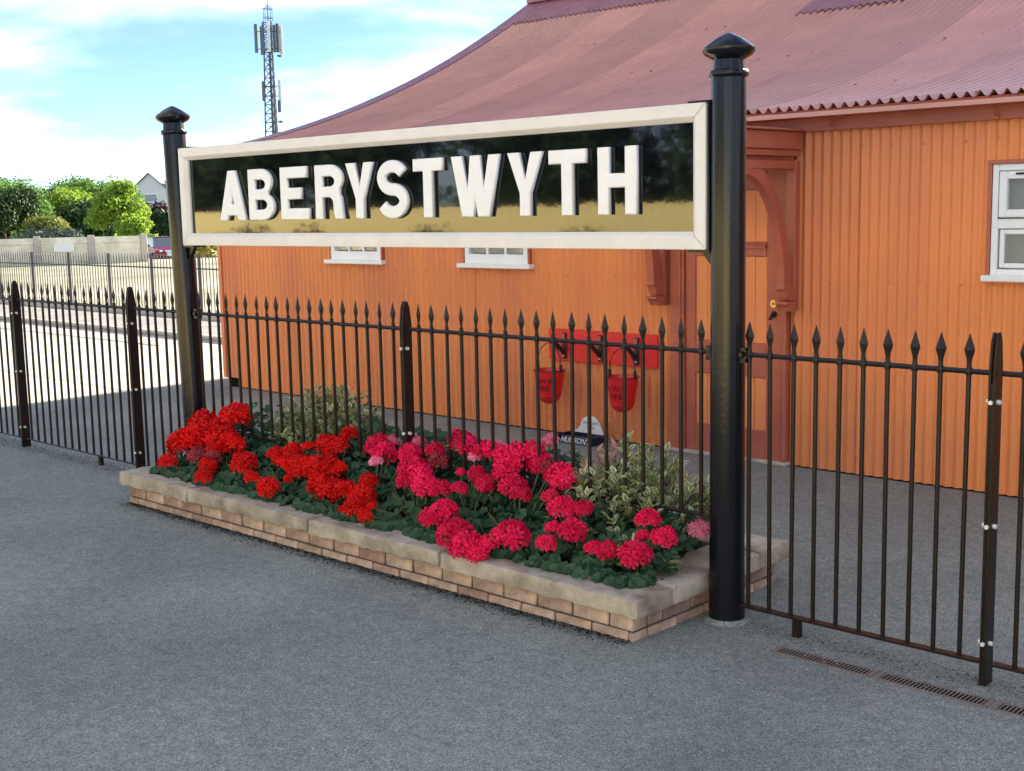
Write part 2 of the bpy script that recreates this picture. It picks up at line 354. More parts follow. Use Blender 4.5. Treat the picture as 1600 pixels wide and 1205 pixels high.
def sheet_on_roof(x0, x1, ya, yb, dz, wav=.012):
    mb = MB(); nx = int((x1-x0)/.019); ny = 5
    for j in range(ny+1):
        for i in range(nx+1):
            x = x0+(x1-x0)*i/nx; y = ya+(yb-ya)*j/ny; w = wav*math.cos(2*math.pi*(x-XL+.32)/.080)*(1-j/ny)
            mb.v.append((x, y+(.012*noise.noise((x*3, 0, 0)) if j == 0 else 0), rz(y)+dz+w+.006*noise.noise((x*4, y*6, 1))))
    for j in range(ny):
        for i in range(nx): a = j*(nx+1)+i; mb.f.append((a, a+1, a+nx+2, a+nx+1))
    return mb
part('ridge_flashing', sheet_on_roof(XL-.34, XR+.3, 12.36, 12.99, .022), M['flash'], roofp, smooth='all')
part('patch_flashing', sheet_on_roof(-6.72, -5.52, 11.32, 12.2, .02), M['flash'], roofp, smooth='all')
vg = MB()
for i in range(24):
    (y0, z0), (y1, z1) = prof[i], prof[i+1]
    for dx0, dx1, dz0, dz1 in ((XL-.36, XL-.10, .026, .022), (XL-.37, XL-.36, -.10, .026)):
        vg.add([(dx0, y0, z0+dz0), (dx1, y0, z0+dz1), (dx1, y1, z1+dz1), (dx0, y1, z1+dz0)], [(0, 1, 2, 3)])
part('verge_flashing', vg, M['flash'], roofp, smooth='all')
zr = rz(RY)
rb = MB().prism([(RY-.10, zr-.01), (RY-.10, zr+.12), (RY-.13, zr+.12), (RY-.13, zr+.16), (RY-.07, zr+.2), (RY+.07, zr+.2), (RY+.13, zr+.16), (RY+.13, zr+.12), (RY+.1, zr+.12), (RY+.1, zr-.01)], XL-.34, XR+.3, 'x')
part('ridge_board', rb, M['flash'], roofp)
cr_ = MB(); x = XL-.33
while x < XR:
    cr_.tube([(x+.09*math.cos(t), RY, zr+.29+.09*math.sin(t)) for t in [2*math.pi*k/10 for k in range(11)]], .011, 5)
    cr_.tube([(x+.09, RY, zr+.19), (x+.09, RY, zr+.40)], .010, 5); x += .18
part('ridge_cresting', cr_, M['flash'], roofp)
# eaves: fascia, gutter and its brackets
part('fascia_board', MB().box(XL-.1, XR, WY-.055, WY-.013, TOP-.02, 2.445), M['maroon'], bld, bevel=.003)
part('cover_strip', MB().box(XL-.1, XR, WY-.075, WY-.055, TOP+.085, 2.44), M['maroon'], bld)
gp = [(.052*math.cos(t), .052*math.sin(t)) for t in [math.pi+math.pi*k/10 for k in range(11)]]
gpoly = [(7.47+a, 2.438+b) for a, b in gp]+[(7.47+a*.9, 2.440+b*.9) for a, b in gp[::-1]]
gut = part('gutter', MB().prism(gpoly, XL-.2, XR, 'x'), M['maroon'], bld, smooth=True)
gbm = MB().tube([(0, .02, 2.32), (0, -.005, 2.335), (0, -.02, 2.362), (0, -.05, 2.375), (0, -.075, 2.385), (0, -.10, 2.40), (0, -.108, 2.44)], .009, 6)
gbm.lathe((0, .012, 2.318), [(.012, -.012), (.015, 0), (.012, .012)], 8)
gbme = gbm.mesh('gutter_bracket', M['maroon'], (0, 0, 0), True)
for x in (-10.9, -9.8, -8.7, -7.6, -6.5, -5.4, -4.19, -3.10, -2.0, -.9): inst('gutter_bracket', gbme, (x, 7.525, 0), gut)

# ------------------------------------------------------------------ windows and door of the building
def frame_box(mb, x0, x1, z0, z1, w, y0, y1, wb=None):
    wb = wb or w
    mb.box(x0, x0+w, y0, y1, z0, z1).box(x1-w, x1, y0, y1, z0, z1).box(x0+w, x1-w, y0, y1, z1-w, z1).box(x0+w, x1-w, y0, y1, z0, z0+wb)
for (x0, x1, z0, z1) in OPEN[:2]:
    f = MB(); frame_box(f, x0+.012, x1-.012, z0, z1-.005, .05, WY-.022, WY+.06, .085)
    w = part('window', f, M['white'], bld, bevel=.003)
    b = MB(); gx0, gx1 = x0+.062, x1-.062; gz0, gz1 = z0+.085, z1-.055
    for k in (1, 2):
        xx = gx0+(gx1-gx0)*k/3; b.box(xx-.011, xx+.011, WY-.012, WY+.02, gz0, gz1)
    for k in (1, 2):
        zz_ = gz0+(gz1-gz0)*k/3; b.box(gx0, gx1, WY-.010, WY+.018, zz_-.011, zz_+.011)
    part('glazing_bar', b, M['white'], w)
    for i in range(3):
        for j in range(3):
            xa = gx0+(gx1-gx0)*i/3+.011; xb = gx0+(gx1-gx0)*(i+1)/3-.011; za = gz0+(gz1-gz0)*j/3+.011; zb = gz0+(gz1-gz0)*(j+1)/3-.011
            part('pane', MB().box(xa, xb, WY+.003, WY+.007, za, zb), M['glass'], w)
    part('blind', MB().box(gx0-.02, gx1+.02, WY+.066, WY+.072, gz0-.02, gz1+.02), M['blind'], w)
    part('sill', MB().box(x0-.05, x1+.045, WY-.065, WY+.03, z0-.032, z0+.006), M['white'], w, bevel=.004)
    part('casing', MB().box(x0-.012, x0+.010, WY-.025, WY+.05, z0+.008, z1+.015).box(x1-.010, x1+.012, WY-.025, WY+.05, z0+.008, z1+.015).box(x0-.012, x1+.012, WY-.028, WY+.05, z1-.004, z1+.018), M['maroon'], w)
x0, x1, z0, z1 = OPEN[2]
f = MB(); frame_box(f, x0+.012, x1-.012, z0, z1-.008, .040, WY-.018, WY+.06); f.box(x0+.052, x1-.052, WY-.016, WY+.06, 1.655, 1.715)
w = part('window', f, M['white'], bld, bevel=.004)
f = MB(); frame_box(f, x0+.058, x1-.058, 1.722, z1-.052, .048, WY-.032, WY+.03); part('sash', f, M['white'], w, bevel=.006)
f = MB(); frame_box(f, x0+.062, x1-.062, z0+.046, 1.650, .030, WY-.010, WY+.03); part('glazing_bead', f, M['white'], w, bevel=.006)
part('pane', MB().box(x0+.10, x1-.10, WY+.003, WY+.009, 1.768, z1-.098), M['frosted'], w)
part('pane', MB().box(x0+.09, x1-.09, WY+.003, WY+.009, z0+.074, 1.622), M['frosted'], w)
part('blind', MB().box(x0+.05, x1-.05, WY+.066, WY+.072, z0+.05, z1-.05), M['blind'], w)
part('trickle_vent', MB().box(x0+.16, x0+.42, WY-.040, WY-.034, z1-.075, z1-.062), M['seal'], w)
part('seal', MB().box(x0+.0525, x0+.0575, WY-.0175, WY+.02, 1.716, z1-.05).box(x0+.0525, x1-.05, WY-.0175, WY+.02, 1.7155, 1.7215), M['seal'], w)
part('sill', MB().box(x0-.022, x1+.02, WY-.075, WY+.03, z0-.034, z0+.004), M['white'], w, bevel=.005)
part('casing', MB().box(x0-.014, x0+.010, WY-.024, WY+.05, z0+.006, z1+.01).box(x0-.014, x1+.014, WY-.034, WY+.05, z1-.006, z1+.016), M['maroon'], w)
# door
dx0, dx1 = -5.395, -4.565
d = part('door', MB().box(dx0+.02, dx1-.02, WY+.012, WY+.03, .03, 2.10), M['maroon'], bld)
rails = [('stile', dx0, dx0+.084, .02, 2.12), ('stile', dx1-.142, dx1, .02, 2.12), ('bottom_rail', dx0+.084, dx1-.142, .02, .235), ('lock_rail', dx0+.084, dx1-.142, .61, .858), ('frieze_rail', dx0+.084, dx1-.142, 1.468, 1.572), ('top_rail', dx0+.084, dx1-.142, 1.93, 2.12)]
for nme, a, b_, c_, e_ in rails: part(nme, MB().box(a, b_, WY-.022, WY+.012, c_, e_), M['maroon'], d, bevel=.006)
for (za, zb) in ((.235, .61), (.858, 1.468), (1.572, 1.93)):
    n = 6; a0, a1 = dx0+.084, dx1-.142
    for k in range(n):
        xa = a0+(a1-a0)*k/n; xb = a0+(a1-a0)*(k+1)/n
        part('board', MB().box(xa+.0015, xb-.0015, WY-.006, WY+.011, za-.002, zb+.002), M['orange_door'], d, bevel=.002)
part('drip_rail', MB().prism([(WY-.05, 1.53), (WY-.05, 1.545), (WY-.022, 1.572), (WY-.022, 1.53)], dx0+.08, dx1-.14, 'x'), M['maroon'], d)
part('door_pull', MB().tube([(-4.64, WY-.024, 1.07), (-4.64, WY-.05, 1.07), (-4.64, WY-.062, 1.052), (-4.655, WY-.062, 1.035)], .011, 8).lathe((-4.64, WY-.03, 1.07), [(.012, -.02), (.02, -.008), (.02, .008), (.012, .02)], 10), M['iron'], d, smooth=True)
lk = MB()
for (ra, ya, yb) in ((.027, WY-.030, WY-.022), (.014, WY-.034, WY-.030)):
    lk.prism([(-4.645+ra*math.cos(t), 1.142+ra*math.sin(t)) for t in [2*math.pi*k/16 for k in range(16)]], ya, yb, 'y')
part('lock', lk, M['brass'], d)
part('keyhole', MB().box(-4.65, -4.64, WY-.0362, WY-.034, 1.134, 1.150), M['ink'], d)
fr = part('door_frame', MB().box(-5.52, -5.398, WY-.045, WY+.05, 0, 2.16).box(-4.562, -4.535, WY-.045, WY+.05, 0, 2.16).box(-5.52, -4.535, WY-.05, WY+.05, 2.123, 2.21), M['maroon'], bld, bevel=.004)
part('bead', MB().box(-5.432, -5.418, WY-.058, WY-.045, .02, 2.12), M['maroon'], fr)
part('door_step', MB().box(-5.55, -4.52, WY-.06, WY+.05, 0, .028), M['stone'], bld, bevel=.006)
# hood over the door with two curved brackets
HF = 6.86
hood = part('door_hood', MB().box(-5.66, -4.43, HF, WY-.02, 2.19, 2.305), M['maroon'], bld, bevel=.004)
part('hood_moulding', MB().box(-5.69, -4.40, HF-.03, WY-.022, 2.3075, 2.322).box(-5.645, -4.445, HF+.015, WY-.024, 2.145, 2.188), M['maroon'], hood, bevel=.004)
part('hood_soffit', MB().box(-5.60, -4.49, HF+.05, WY-.03, 2.12, 2.143), M['maroon'], hood)
def arc_bracket(xc):
    mb = MB(); th = .03; a = []; b = []
    for k in range(15):
        t = k/14*math.pi/2
        # quarter ellipse from the wall foot up to the hood's front
        a.append((HF+.06+(7.49-HF-.06)*math.cos(t) - 0, 1.28+(2.11-1.28)*math.sin(t)))
    out = []; 
    for k, (y, z) in enumerate(a):
        y0, z0_ = a[max(k-1, 0)]; y1, z1_ = a[min(k+1, 14)]; dy, dz = y1-y0, z1_-z0_; l = math.hypot(dy, dz)
        out.append((y-dz/l*.085*-1*-1, z+dy/l*.085))
    poly = a+out[::-1]
    vs = [(xc-th, *p) for p in a]+[(xc-th, *p) for p in out]+[(xc+th, *p) for p in a]+[(xc+th, *p) for p in out]; n = 15; fs = []
    for k in range(14):
        fs += [(k, k+1, n+k+1, n+k), (2*n+k, 3*n+k, 3*n+k+1, 2*n+k+1), (k, 2*n+k, 2*n+k+1, k+1), (n+k, n+k+1, 3*n+k+1, 3*n+k)]
    fs += [(0, n, 3*n, 2*n), (14, 14+2*n, 14+3*n, 14+n)]
    return mb.add(vs, fs)
for xc in (-5.585, -4.49):
    br = part('hood_bracket', arc_bracket(xc), M['maroon'], hood, smooth=True)
    part('wall_piece', MB().box(xc-.036, xc+.036, WY-.075, WY-.012, 1.10, 2.12), M['maroon'], br, bevel=.004)
    part('head_piece', MB().box(xc-.034, xc+.034, HF+.04, WY-.08, 2.06, 2.118), M['maroon'], br, bevel=.004)
    part('corbel', MB().prism([(WY-.074, 1.285), (7.40, 1.285), (7.40, 1.26), (7.418, 1.24), (7.43, 1.20), (7.44, 1.185), (WY-.074, 1.175)], xc-.034, xc+.034, 'x'), M['maroon'], br)
    part('foot_moulding', MB().prism([(WY-.074, 1.172), (7.415, 1.172), (7.415, 1.155), (7.44, 1.135), (7.455, 1.105), (WY-.074, 1.10)], xc-.045, xc+.045, 'x'), M['maroon'], br)

# ------------------------------------------------------------------ lettering helper
def text_mesh(txt, size, m, spacing=1.0, extrude=0.0):
    cu_ = bpy.data.curves.new('lettering', 'FONT'); cu_.body = txt; cu_.size = size; cu_.align_x = 'CENTER'; cu_.align_y = 'CENTER'; cu_.space_character = spacing; cu_.extrude = extrude; cu_.resolution_u = 3
    ob = bpy.data.objects.new('lettering', cu_); COL.objects.link(ob); dg = bpy.context.evaluated_depsgraph_get()
    me = bpy.data.meshes.new_from_object(ob.evaluated_get(dg)); bpy.data.objects.remove(ob); me.materials.clear(); me.materials.append(m); return me

# ------------------------------------------------------------------ bucket rack, fire buckets, dog trough
BY = WY-AMP-.004
rack = thing('bucket_rack', (-6.2, BY, .73), 'red painted board with black iron brackets fixed to the orange wall', 'rack')
part('back_board', MB().box(-6.74, -5.645, BY-.026, BY, .612, .868), M['red'], rack, bevel=.004)
for xh in (-6.565, -6.19, -5.832):
    h = part('hook_bracket', MB().box(xh-.022, xh+.022, BY-.042, BY-.026, .632, .842), M['iron'], rack, bevel=.004)
    part('arm', MB().prism([(BY-.042, .70), (BY-.042, .66), (BY-.16, .765), (BY-.20, .775), (BY-.20, .80), (BY-.185, .80), (BY-.15, .79)], xh-.014, xh+.014, 'x'), M['iron'], h, bevel=.002)
    part('bolt', MB().lathe((xh, BY-.046, .655), [(.006, -.006), (.009, 0), (.006, .006)], 8), M['bolt'], h)
    part('top_plate', MB().box(xh-.016, xh+.016, BY-.050, BY-.042, .79, .835), M['maroon'], h, bevel=.003)
def bucket(xc, zt, label):
    yc = BY-.19
    o = thing('fire_bucket', (xc, yc, zt-.27), label, 'bucket', 'fire buckets on the rack')
    prof_ = [(.004, -.272), (.035, -.268), (.062, -.255), (.082, -.232), (.093, -.205), (.100, -.16), (.113, -.08), (.125, -.002), (.128, 0), (.124, .003), (.119, -.006), (.108, -.08), (.094, -.16), (.07, -.235), (.004, -.25)]
    b = MB(); n = 28
    for r, z in prof_:
        for k in range(n): t = 2*math.pi*k/n; b.v.append((xc+r*math.cos(t), yc+r*math.sin(t), zt+z))
    for i in range(len(prof_)-1):
        for k in range(n): b.f.append((i*n+k, i*n+(k+1) % n, (i+1)*n+(k+1) % n, (i+1)*n+k))
    part('body', b, M['red'], o, smooth=True)
    part('rim', MB().tube([(xc+.127*math.cos(2*math.pi*k/24), yc+.127*math.sin(2*math.pi*k/24), zt) for k in range(25)], .004, 6), M['iron'], o, smooth=True)
    hk = MB().tube([(xc-.122, yc, zt-.012), (xc-.126, yc, zt+.04), (xc-.115, yc, zt+.11), (xc-.08, yc+.0, zt+.175), (xc-.03, yc, zt+.212), (xc, yc, zt+.218), (xc+.03, yc, zt+.212), (xc+.08, yc, zt+.175), (xc+.115, yc, zt+.11), (xc+.126, yc, zt+.04), (xc+.122, yc, zt-.012)], .0045, 6)
    hd = part('handle', hk, M['iron'], o, smooth=True)
    for s in (-1, 1): part('handle_lug', MB().box(xc+s*.122-.010, xc+s*.122+.010, yc-.010, yc+.010, zt-.01, zt+.05), M['iron'], o, bevel=.002)
    part('seam', MB().lathe((xc, yc, zt-.205), [(.0938, -.003), (.0955, 0), (.0945, .003)], 28), M['red'], o)
    ang0 = math.radians(-80)   # lettering faces the platform
    for txt, z in (('G.W.R', -.082), ('FIRE', -.142)):
        me = text_mesh(txt, .062, M['ink'])
        for v in me.vertices:
            zz_ = z+v.co.y; r = .1015+(.125-.100)*(zz_+.16)/.16; th_ = ang0+v.co.x/r
            v.co = Vector((r*math.cos(th_), r*math.sin(th_), zz_+.27))
        lo_ = bpy.data.objects.new('lettering', me); link(lo_, o)
bucket(-6.59, .555, 'red fire bucket hanging at the rack end away from the door')
bucket(-5.85, .556, 'red fire bucket hanging at the rack end nearest the door')
tr = thing('dog_trough', (-6.24, 7.36, 0), 'navy and white enamel advertising dog trough on the ground by wall', 'trough')
tb = MB().prism([(7.30, 0), (7.315, .055), (7.345, .06), (7.35, .035), (7.44, .035), (7.44, .07), (7.465, .07), (7.465, 0)], -6.415, -6.085, 'x'); part('bowl', tb, M['navy'], tr, bevel=.003)
for xa in (-6.425, -6.087): part('side_wall', MB().box(xa, xa+.012, 7.296, 7.468, 0, .072), M['navy'], tr, bevel=.003)
arch = [(-6.40, .071), (-6.085, .071), (-6.095, .10), (-6.115, .13)]+[(-6.215+.095*math.cos(q), .13+.08*math.sin(q)) for q in [math.pi*k/12 for k in range(1, 12)]]+[(-6.315, .13), (-6.345, .095)]
bp_ = part('back_plate', MB().prism(arch, 7.447, 7.459, 'y'), M['enamel'], tr)
def flat_text(txt, size, m, loc, parent, tilt=90, shear=0):
    me = text_mesh(txt, size, m)
    for v in me.vertices: v.co.x += shear*v.co.y
    return inst('lettering', me, loc, parent, (R_(tilt), 0, 0))
flat_text("HUDSON'S", .060, M['enamel'], (-6.25, 7.3045, .030), tr, 75, .2)
flat_text("HUDSON'S", .032, M['ink'], (-6.21, 7.4455, .152), tr)
flat_text("SOAP", .032, M['ink'], (-6.21, 7.4455, .112), tr)

# ------------------------------------------------------------------ station name sign
FY = 4.54
sg = thing('station_sign', (-5.1, FY, 0), 'large black station name board with white raised letters on two black posts', 'sign')
SX0, SX1, SZ0, SZ1 = -7.165, -3.085, 1.642, 2.262; FW = .078
board = part('board', MB().box(SX0+.05, SX1-.05, FY-.028, FY+.03, SZ0+.05, SZ1-.05), M['board'], sg)
def mitre(p_out, p_in, q_in, q_out):
    # frame rail, bevelled section, mitred at both ends
    vs = []
    for (x, z), dy in ((p_out, .0), (p_in, .0), (q_in, .0), (q_out, .0)): vs.append((x, z))
    mb = MB(); yf, yb = FY-.062, FY+.055
    ctr = [(p_out[0]*.3+p_in[0]*.7, p_out[1]*.3+p_in[1]*.7), (q_out[0]*.3+q_in[0]*.7, q_out[1]*.3+q_in[1]*.7)]
    A = [(p_out[0], yf, p_out[1]), (ctr[0][0], yf, ctr[0][1]), (p_in[0], yf+.022, p_in[1]), (p_in[0], yb, p_in[1]), (p_out[0], yb, p_out[1])]
    B = [(q_out[0], yf, q_out[1]), (ctr[1][0], yf, ctr[1][1]), (q_in[0], yf+.022, q_in[1]), (q_in[0], yb, q_in[1]), (q_out[0], yb, q_out[1])]
    return mb.add(A+B, [(0, 1, 2, 3, 4), (9, 8, 7, 6, 5)]+[(i, (i+1) % 5, 5+(i+1) % 5, 5+i) for i in range(5)])
e = .0012
o4 = [(SX0, SZ0), (SX1, SZ0), (SX1, SZ1), (SX0, SZ1)]; i4 = [(SX0+FW, SZ0+FW), (SX1-FW, SZ0+FW), (SX1-FW, SZ1-FW), (SX0+FW, SZ1-FW)]
sh = {0: (e, 0), 1: (0, e), 2: (-e, 0), 3: (0, -e)}
for k in range(4):
    a, b = k, (k+1) % 4; s0 = sh[k]
    adj = lambda p, q: (p[0]+q[0], p[1]+q[1])
    part('frame_rail', mitre(adj(o4[a], s0), adj(i4[a], s0), adj(i4[b], (-s0[0], -s0[1])), adj(o4[b], (-s0[0], -s0[1]))), M['cream'], sg, bevel=.0025)
def ell(cx, cy, rx, ry, a0, a1, n): return [(cx+rx*math.cos(R_(a0+(a1-a0)*k/n)), cy+ry*math.sin(R_(a0+(a1-a0)*k/n))) for k in range(n+1)]
def glyph(ch, w, h):
    st = .068
    if ch == 'A':
        return [[(0, 0), (.29*w, 0), (.335*w, .10*h), (.665*w, .10*h), (.71*w, 0), (w, 0), (.635*w, h), (.365*w, h)], [(.445*w, .33*h), (.5*w, .62*h), (.555*w, .33*h)]]
    if ch == 'H':
        a = .40*h; b = .61*h; return [[(0, 0), (st, 0), (st, a), (w-st, a), (w-st, 0), (w, 0), (w, h), (w-st, h), (w-st, b), (st, b), (st, h), (0, h)]]
    if ch == 'E':
        return [[(0, 0), (w, 0), (w, .215*h), (st, .215*h), (st, .385*h), (.74*w, .385*h), (.74*w, .605*h), (st, .605*h), (st, .785*h), (.95*w, .785*h), (.95*w, h), (0, h)]]
    if ch == 'T':
        c = w/2; s = .036; return [[(c-s, 0), (c+s, 0), (c+s, .785*h), (w, .785*h), (w, h), (0, h), (0, .785*h), (c-s, .785*h)]]
    if ch == 'Y':
        c = w/2; s = .036; return [[(c-s, 0), (c+s, 0), (c+s, .36*h), (w, h), (w-.078, h), (c, .56*h), (.078, h), (0, h), (c-s, .36*h)]]
    if ch == 'W':
        return [[(.215*w, 0), (.46*w, 0), (.50*w, .27*h), (.54*w, 0), (.785*w, 0), (w, h), (.775*w, h), (.665*w, .44*h), (.60*w, h), (.40*w, h), (.335*w, .44*h), (.225*w, h), (0, h)]]
    if ch == 'B':
        out = [(0, 0), (.55*w, 0)]+ell(.55*w, .265*h, .45*w, .265*h, -80, 62, 10)+ell(.50*w, .745*h, .43*w, .255*h, -48, 80, 9)+[(.50*w, h), (0, h)]
        c1 = [(st, .205*h), (st, .395*h), (.54*w, .395*h)]+ell(.54*w, .30*h, .19*w, .095*h, 80, -80, 6)+[(.54*w, .205*h)]
        c2 = [(st, .605*h), (st, .79*h), (.50*w, .79*h)]+ell(.50*w, .6975*h, .18*w, .0925*h, 80, -80, 6)+[(.50*w, .605*h)]
        return [out, c1, c2]
    if ch == 'R':
        out = [(0, 0), (st, 0), (st, .40*h), (.46*w, .40*h)]+ell(.46*w, .30*h, .17*w, .10*h, 75, 10, 4)+[(.655*w, .10*h), (.70*w, 0), (w, 0), (.96*w, .10*h), (.93*w, .33*h)]+ell(.74*w, .36*h, .18*w, .12*h, 0, 50, 3)+ell(.52*w, .735*h, .46*w, .265*h, -40, 82, 10)+[(.52*w, h), (0, h)]
        c2 = [(st, .60*h), (st, .785*h), (.52*w, .785*h)]+ell(.52*w, .6925*h, .18*w, .0925*h, 80, -80, 6)+[(.52*w, .60*h)]
        return [out, c2]
    if ch == 'S':
        hw = .0335; rx = w/2-hw; ry = (h/2-hw)/2; c = w/2
        path = ell(c, h-hw-ry, rx, ry, 22, 262, 22)+ell(c, hw+ry, rx, ry, 82, -160, 22)
        L_, R2 = [], []
        for k, p in enumerate(path):
            a = path[max(k-1, 0)]; b = path[min(k+1, len(path)-1)]; dx, dy = b[0]-a[0], b[1]-a[1]; l = math.hypot(dx, dy)
            L_.append((p[0]-dy/l*hw, p[1]+dx/l*hw)); R2.append((p[0]+dy/l*hw, p[1]-dx/l*hw))
        return [L_+R2[::-1]]
def letter_mesh(ch, w, h):
    cu_ = bpy.data.curves.new('letter', 'CURVE'); cu_.dimensions = '2D'; cu_.fill_mode = 'BOTH'; cu_.extrude = .008; cu_.bevel_depth = .005; cu_.bevel_resolution = 0; cu_.offset = -.005
    for lp in glyph(ch, w, h):
        sp = cu_.splines.new('POLY'); sp.points.add(len(lp)-1)
        for p, q in zip(sp.points, lp): p.co = (q[0], q[1], 0, 1)
        sp.use_cyclic_u = True
    ob = bpy.data.objects.new('letter', cu_); COL.objects.link(ob); dg = bpy.context.evaluated_depsgraph_get()
    me = bpy.data.meshes.new_from_object(ob.evaluated_get(dg)); bpy.data.objects.remove(ob); me.materials.clear(); me.materials.append(M['letter']); return me
LT = [('A', -6.715, -6.435), ('B', -6.402, -6.148), ('E', -6.080, -5.815), ('R', -5.752, -5.500), ('Y', -5.476, -5.244), ('S', -5.210, -4.968), ('T', -4.922, -4.698), ('W', -4.634, -4.292), ('Y', -4.240, -4.010), ('T', -3.972, -3.742), ('H', -3.673, -3.448)]
for ch, a, b in LT:
    a *= 1.0036; b *= 1.0036
    me = letter_mesh(ch, b-a, .311 if ch == 'S' else .305)
    o = inst('letter', me, (a, FY-.041, 1.797 - (.003 if ch == 'S' else 0)), sg, (R_(90), 0, 0)); o['label'] = 'raised white letter '+ch
def sign_post(xc, lean):
    p = MB(); pr_ = [(.082, 0), (.080, .05), (.0765, .5), (.0735, 2.36)]
    b = part('post', p.lathe((xc, FY, 0), pr_, 28), M['black'], sg, smooth=True, origin=(xc, FY, 0))
    cap = [(.0735, 2.358), (.082, 2.366), (.084, 2.378), (.080, 2.388), (.068, 2.392), (.066, 2.432), (.074, 2.438), (.100, 2.452), (.110, 2.466), (.110, 2.480), (.104, 2.486), (.06, 2.518), (.018, 2.540), (.002, 2.545)]
    part('cap', MB().lathe((xc, FY, 0), cap, 28), M['black'], b, smooth=True)
    part('foot', MB().lathe((xc, FY, 0), [(.105, 0), (.098, .006), (.088, .014), (.081, .018)], 20), M['asphalt'], b, smooth=True)
    if lean: b.rotation_euler = (0, R_(lean), 0)
    return b
PL = sign_post(-7.215, -2.0); sign_post(-3.01, 0)
for xs_, s in ((SX0, -1), (SX1, 1)):
    xi, xo = xs_-s*.10, xs_+s*.012
    a, b = min(xi, xo), max(xi, xo)
    part('fixing_plate', MB().box(a, b, FY-.05, FY+.05, SZ1+.002, SZ1+.010), M['black'], sg)
    part('fixing_plate', MB().box(a, b, FY-.05, FY+.05, SZ0-.012, SZ0-.002), M['black'], sg)
    xa, xb = (xs_+s*.012, xs_-s*.05)
    part('corbel', MB().prism([(xa, SZ0-.014), (xb, SZ0-.014), (xa, SZ0-.09)], FY-.012, FY+.012, 'y'), M['black'], sg)
    part('end_plate', MB().box(*sorted((xs_+s*.002, xs_+s*.011)), FY-.05, FY+.05, SZ0, SZ1), M['black'], sg)

# ------------------------------------------------------------------ railings
RZ = 1.196
def bar_mesh(zb):
    mb = MB(); mb.tube([(0, 0, zb), (0, 0, RZ+.03)], .0098, 8)
    return mb.mesh('bar', M['rail'], smooth=True)
def spear_mesh():
    mb = MB()
    pr_ = [(.0096, 0), (.012, .018), (.0205, .048), (.0205, .052), (.002, .112)]
    vs = []; n = 4
    for r, z in pr_:
        for k in range(n): t = math.pi/2*k; vs.append((r*math.cos(t)*1.02, r*math.sin(t)*.62, RZ+.03+z))
    fs = [(i*n+k, i*n+(k+1) % n, (i+1)*n+(k+1) % n, (i+1)*n+k) for i in range(4) for k in range(n)]+[tuple(range(16, 20))]
    mb.add(vs, fs); return mb.mesh('spear_head', M['rail'], bevel=.0012)
SP = spear_mesh(); BARS = {}
colr = MB().lathe((0, 0, RZ), [(.0135, -.014), (.015, -.006), (.015, .006), (.0125, .014)], 8).mesh('collar', M['rail'], smooth=True)
def railing(x0, x1, xs_list, zbot, label, foot=()):
    o = thing('iron_railing', ((x0+x1)/2, FY, 0), label, 'railing', 'railing panels along the platform')
    part('top_rail', MB().tube([(x0, FY, RZ), (x1, FY, RZ)], .0105, 8), M['rail'], o, smooth=True)
    part('bottom_rail', MB().box(x0, x1, FY-.021, FY+.021, zbot-.010, zbot), M['rail'], o, bevel=.002)
    if zbot not in BARS: BARS[zbot] = bar_mesh(zbot)
    for x in xs_list:
        j = random.uniform(-.4, .4)
        b = inst('bar', BARS[zbot], (x, FY, 0), o, (R_(random.uniform(-.25, .25)), R_(random.uniform(-.2, .2)), 0)); inst('spear_head', SP, (x, FY, 0), b, (0, 0, R_(random.uniform(-12, 12))))
        inst('collar', colr, (x, FY, 0), b)
    for x in foot: part('foot', MB().box(x-.018, x+.018, FY-.014, FY+.014, -.01, zbot-.012), M['rail'], o, bevel=.002)
    return o
ORD = ['first', 'second', 'third', 'fourth', 'fifth', 'sixth', 'seventh', 'eighth', 'ninth', 'tenth', 'eleventh']
def seq(a, b, s=.1083): n = int(round((b-a)/s)); return [a+(b-a)*k/n for k in range(1, n)]
LBL = 'black iron railing panel with spear tops '
railing(-11.9, -9.785, seq(-11.92, -9.76), .078, LBL+'ending at the far post from the sign', (-11.0,))
railing(-9.73, -8.005, seq(-9.755, -7.98), .078, LBL+'between the two plain posts beyond the planter', (-8.55,))
railing(-7.955, -7.30, seq(-7.98, -7.22), .078, LBL+'in the short gap beside far sign post')
railing(-7.14, -5.115, seq(-7.22, -5.092), .44, LBL+'under the sign behind the scarlet flowers')
railing(-5.07, -3.085, seq(-5.092, -3.04), .465, LBL+'under the sign in front of the fire buckets')
railing(-2.935, -1.862, seq(-3.005, -1.84), .088, LBL+'between sign post and drain post', (-2.655,))
railing(-1.817, .55, seq(-1.84, .56), .088, LBL+'running on past the post by the drain', (-.6,))
def fence_post(x, label, side=0):
    o = thing('railing_post', (x, FY, 0), label, 'post', 'flat iron railing posts')
    for s in (-1, 1):
        part('plate', MB().prism([(FY-.034, -.02), (FY+.034, -.02), (FY+.034, 1.225), (FY+.022, 1.315), (FY+.008, 1.347), (FY-.008, 1.347), (FY-.022, 1.315), (FY-.034, 1.225)], x+s*.0085-.0045, x+s*.0085+.0045, 'x'), M['rail'], o, bevel=.0012)
    part('spacer', MB().box(x-.004, x+.004, FY-.03, FY+.03, 0, 1.16), M['rail'], o)
    for z in (1.09, .62, .165):
        bm_ = MB()
        for s in (-1, 1): bm_.tube([(x+s*.012, FY-.010, z), (x+s*.026, FY-.010, z)], .0095, 8)
        bm_.tube([(x, FY-.034, z), (x, FY-.043, z)], .0085, 8)
        part('bolt', bm_, M['bolt'], o, smooth=True)
fence_post(-9.757, 'plain pointed iron post in the railings farthest from the sign')
fence_post(-7.98, 'plain pointed iron post in the railings close to the planter end')
fence_post(-5.092, 'plain pointed iron post rising from the flowers under the sign')
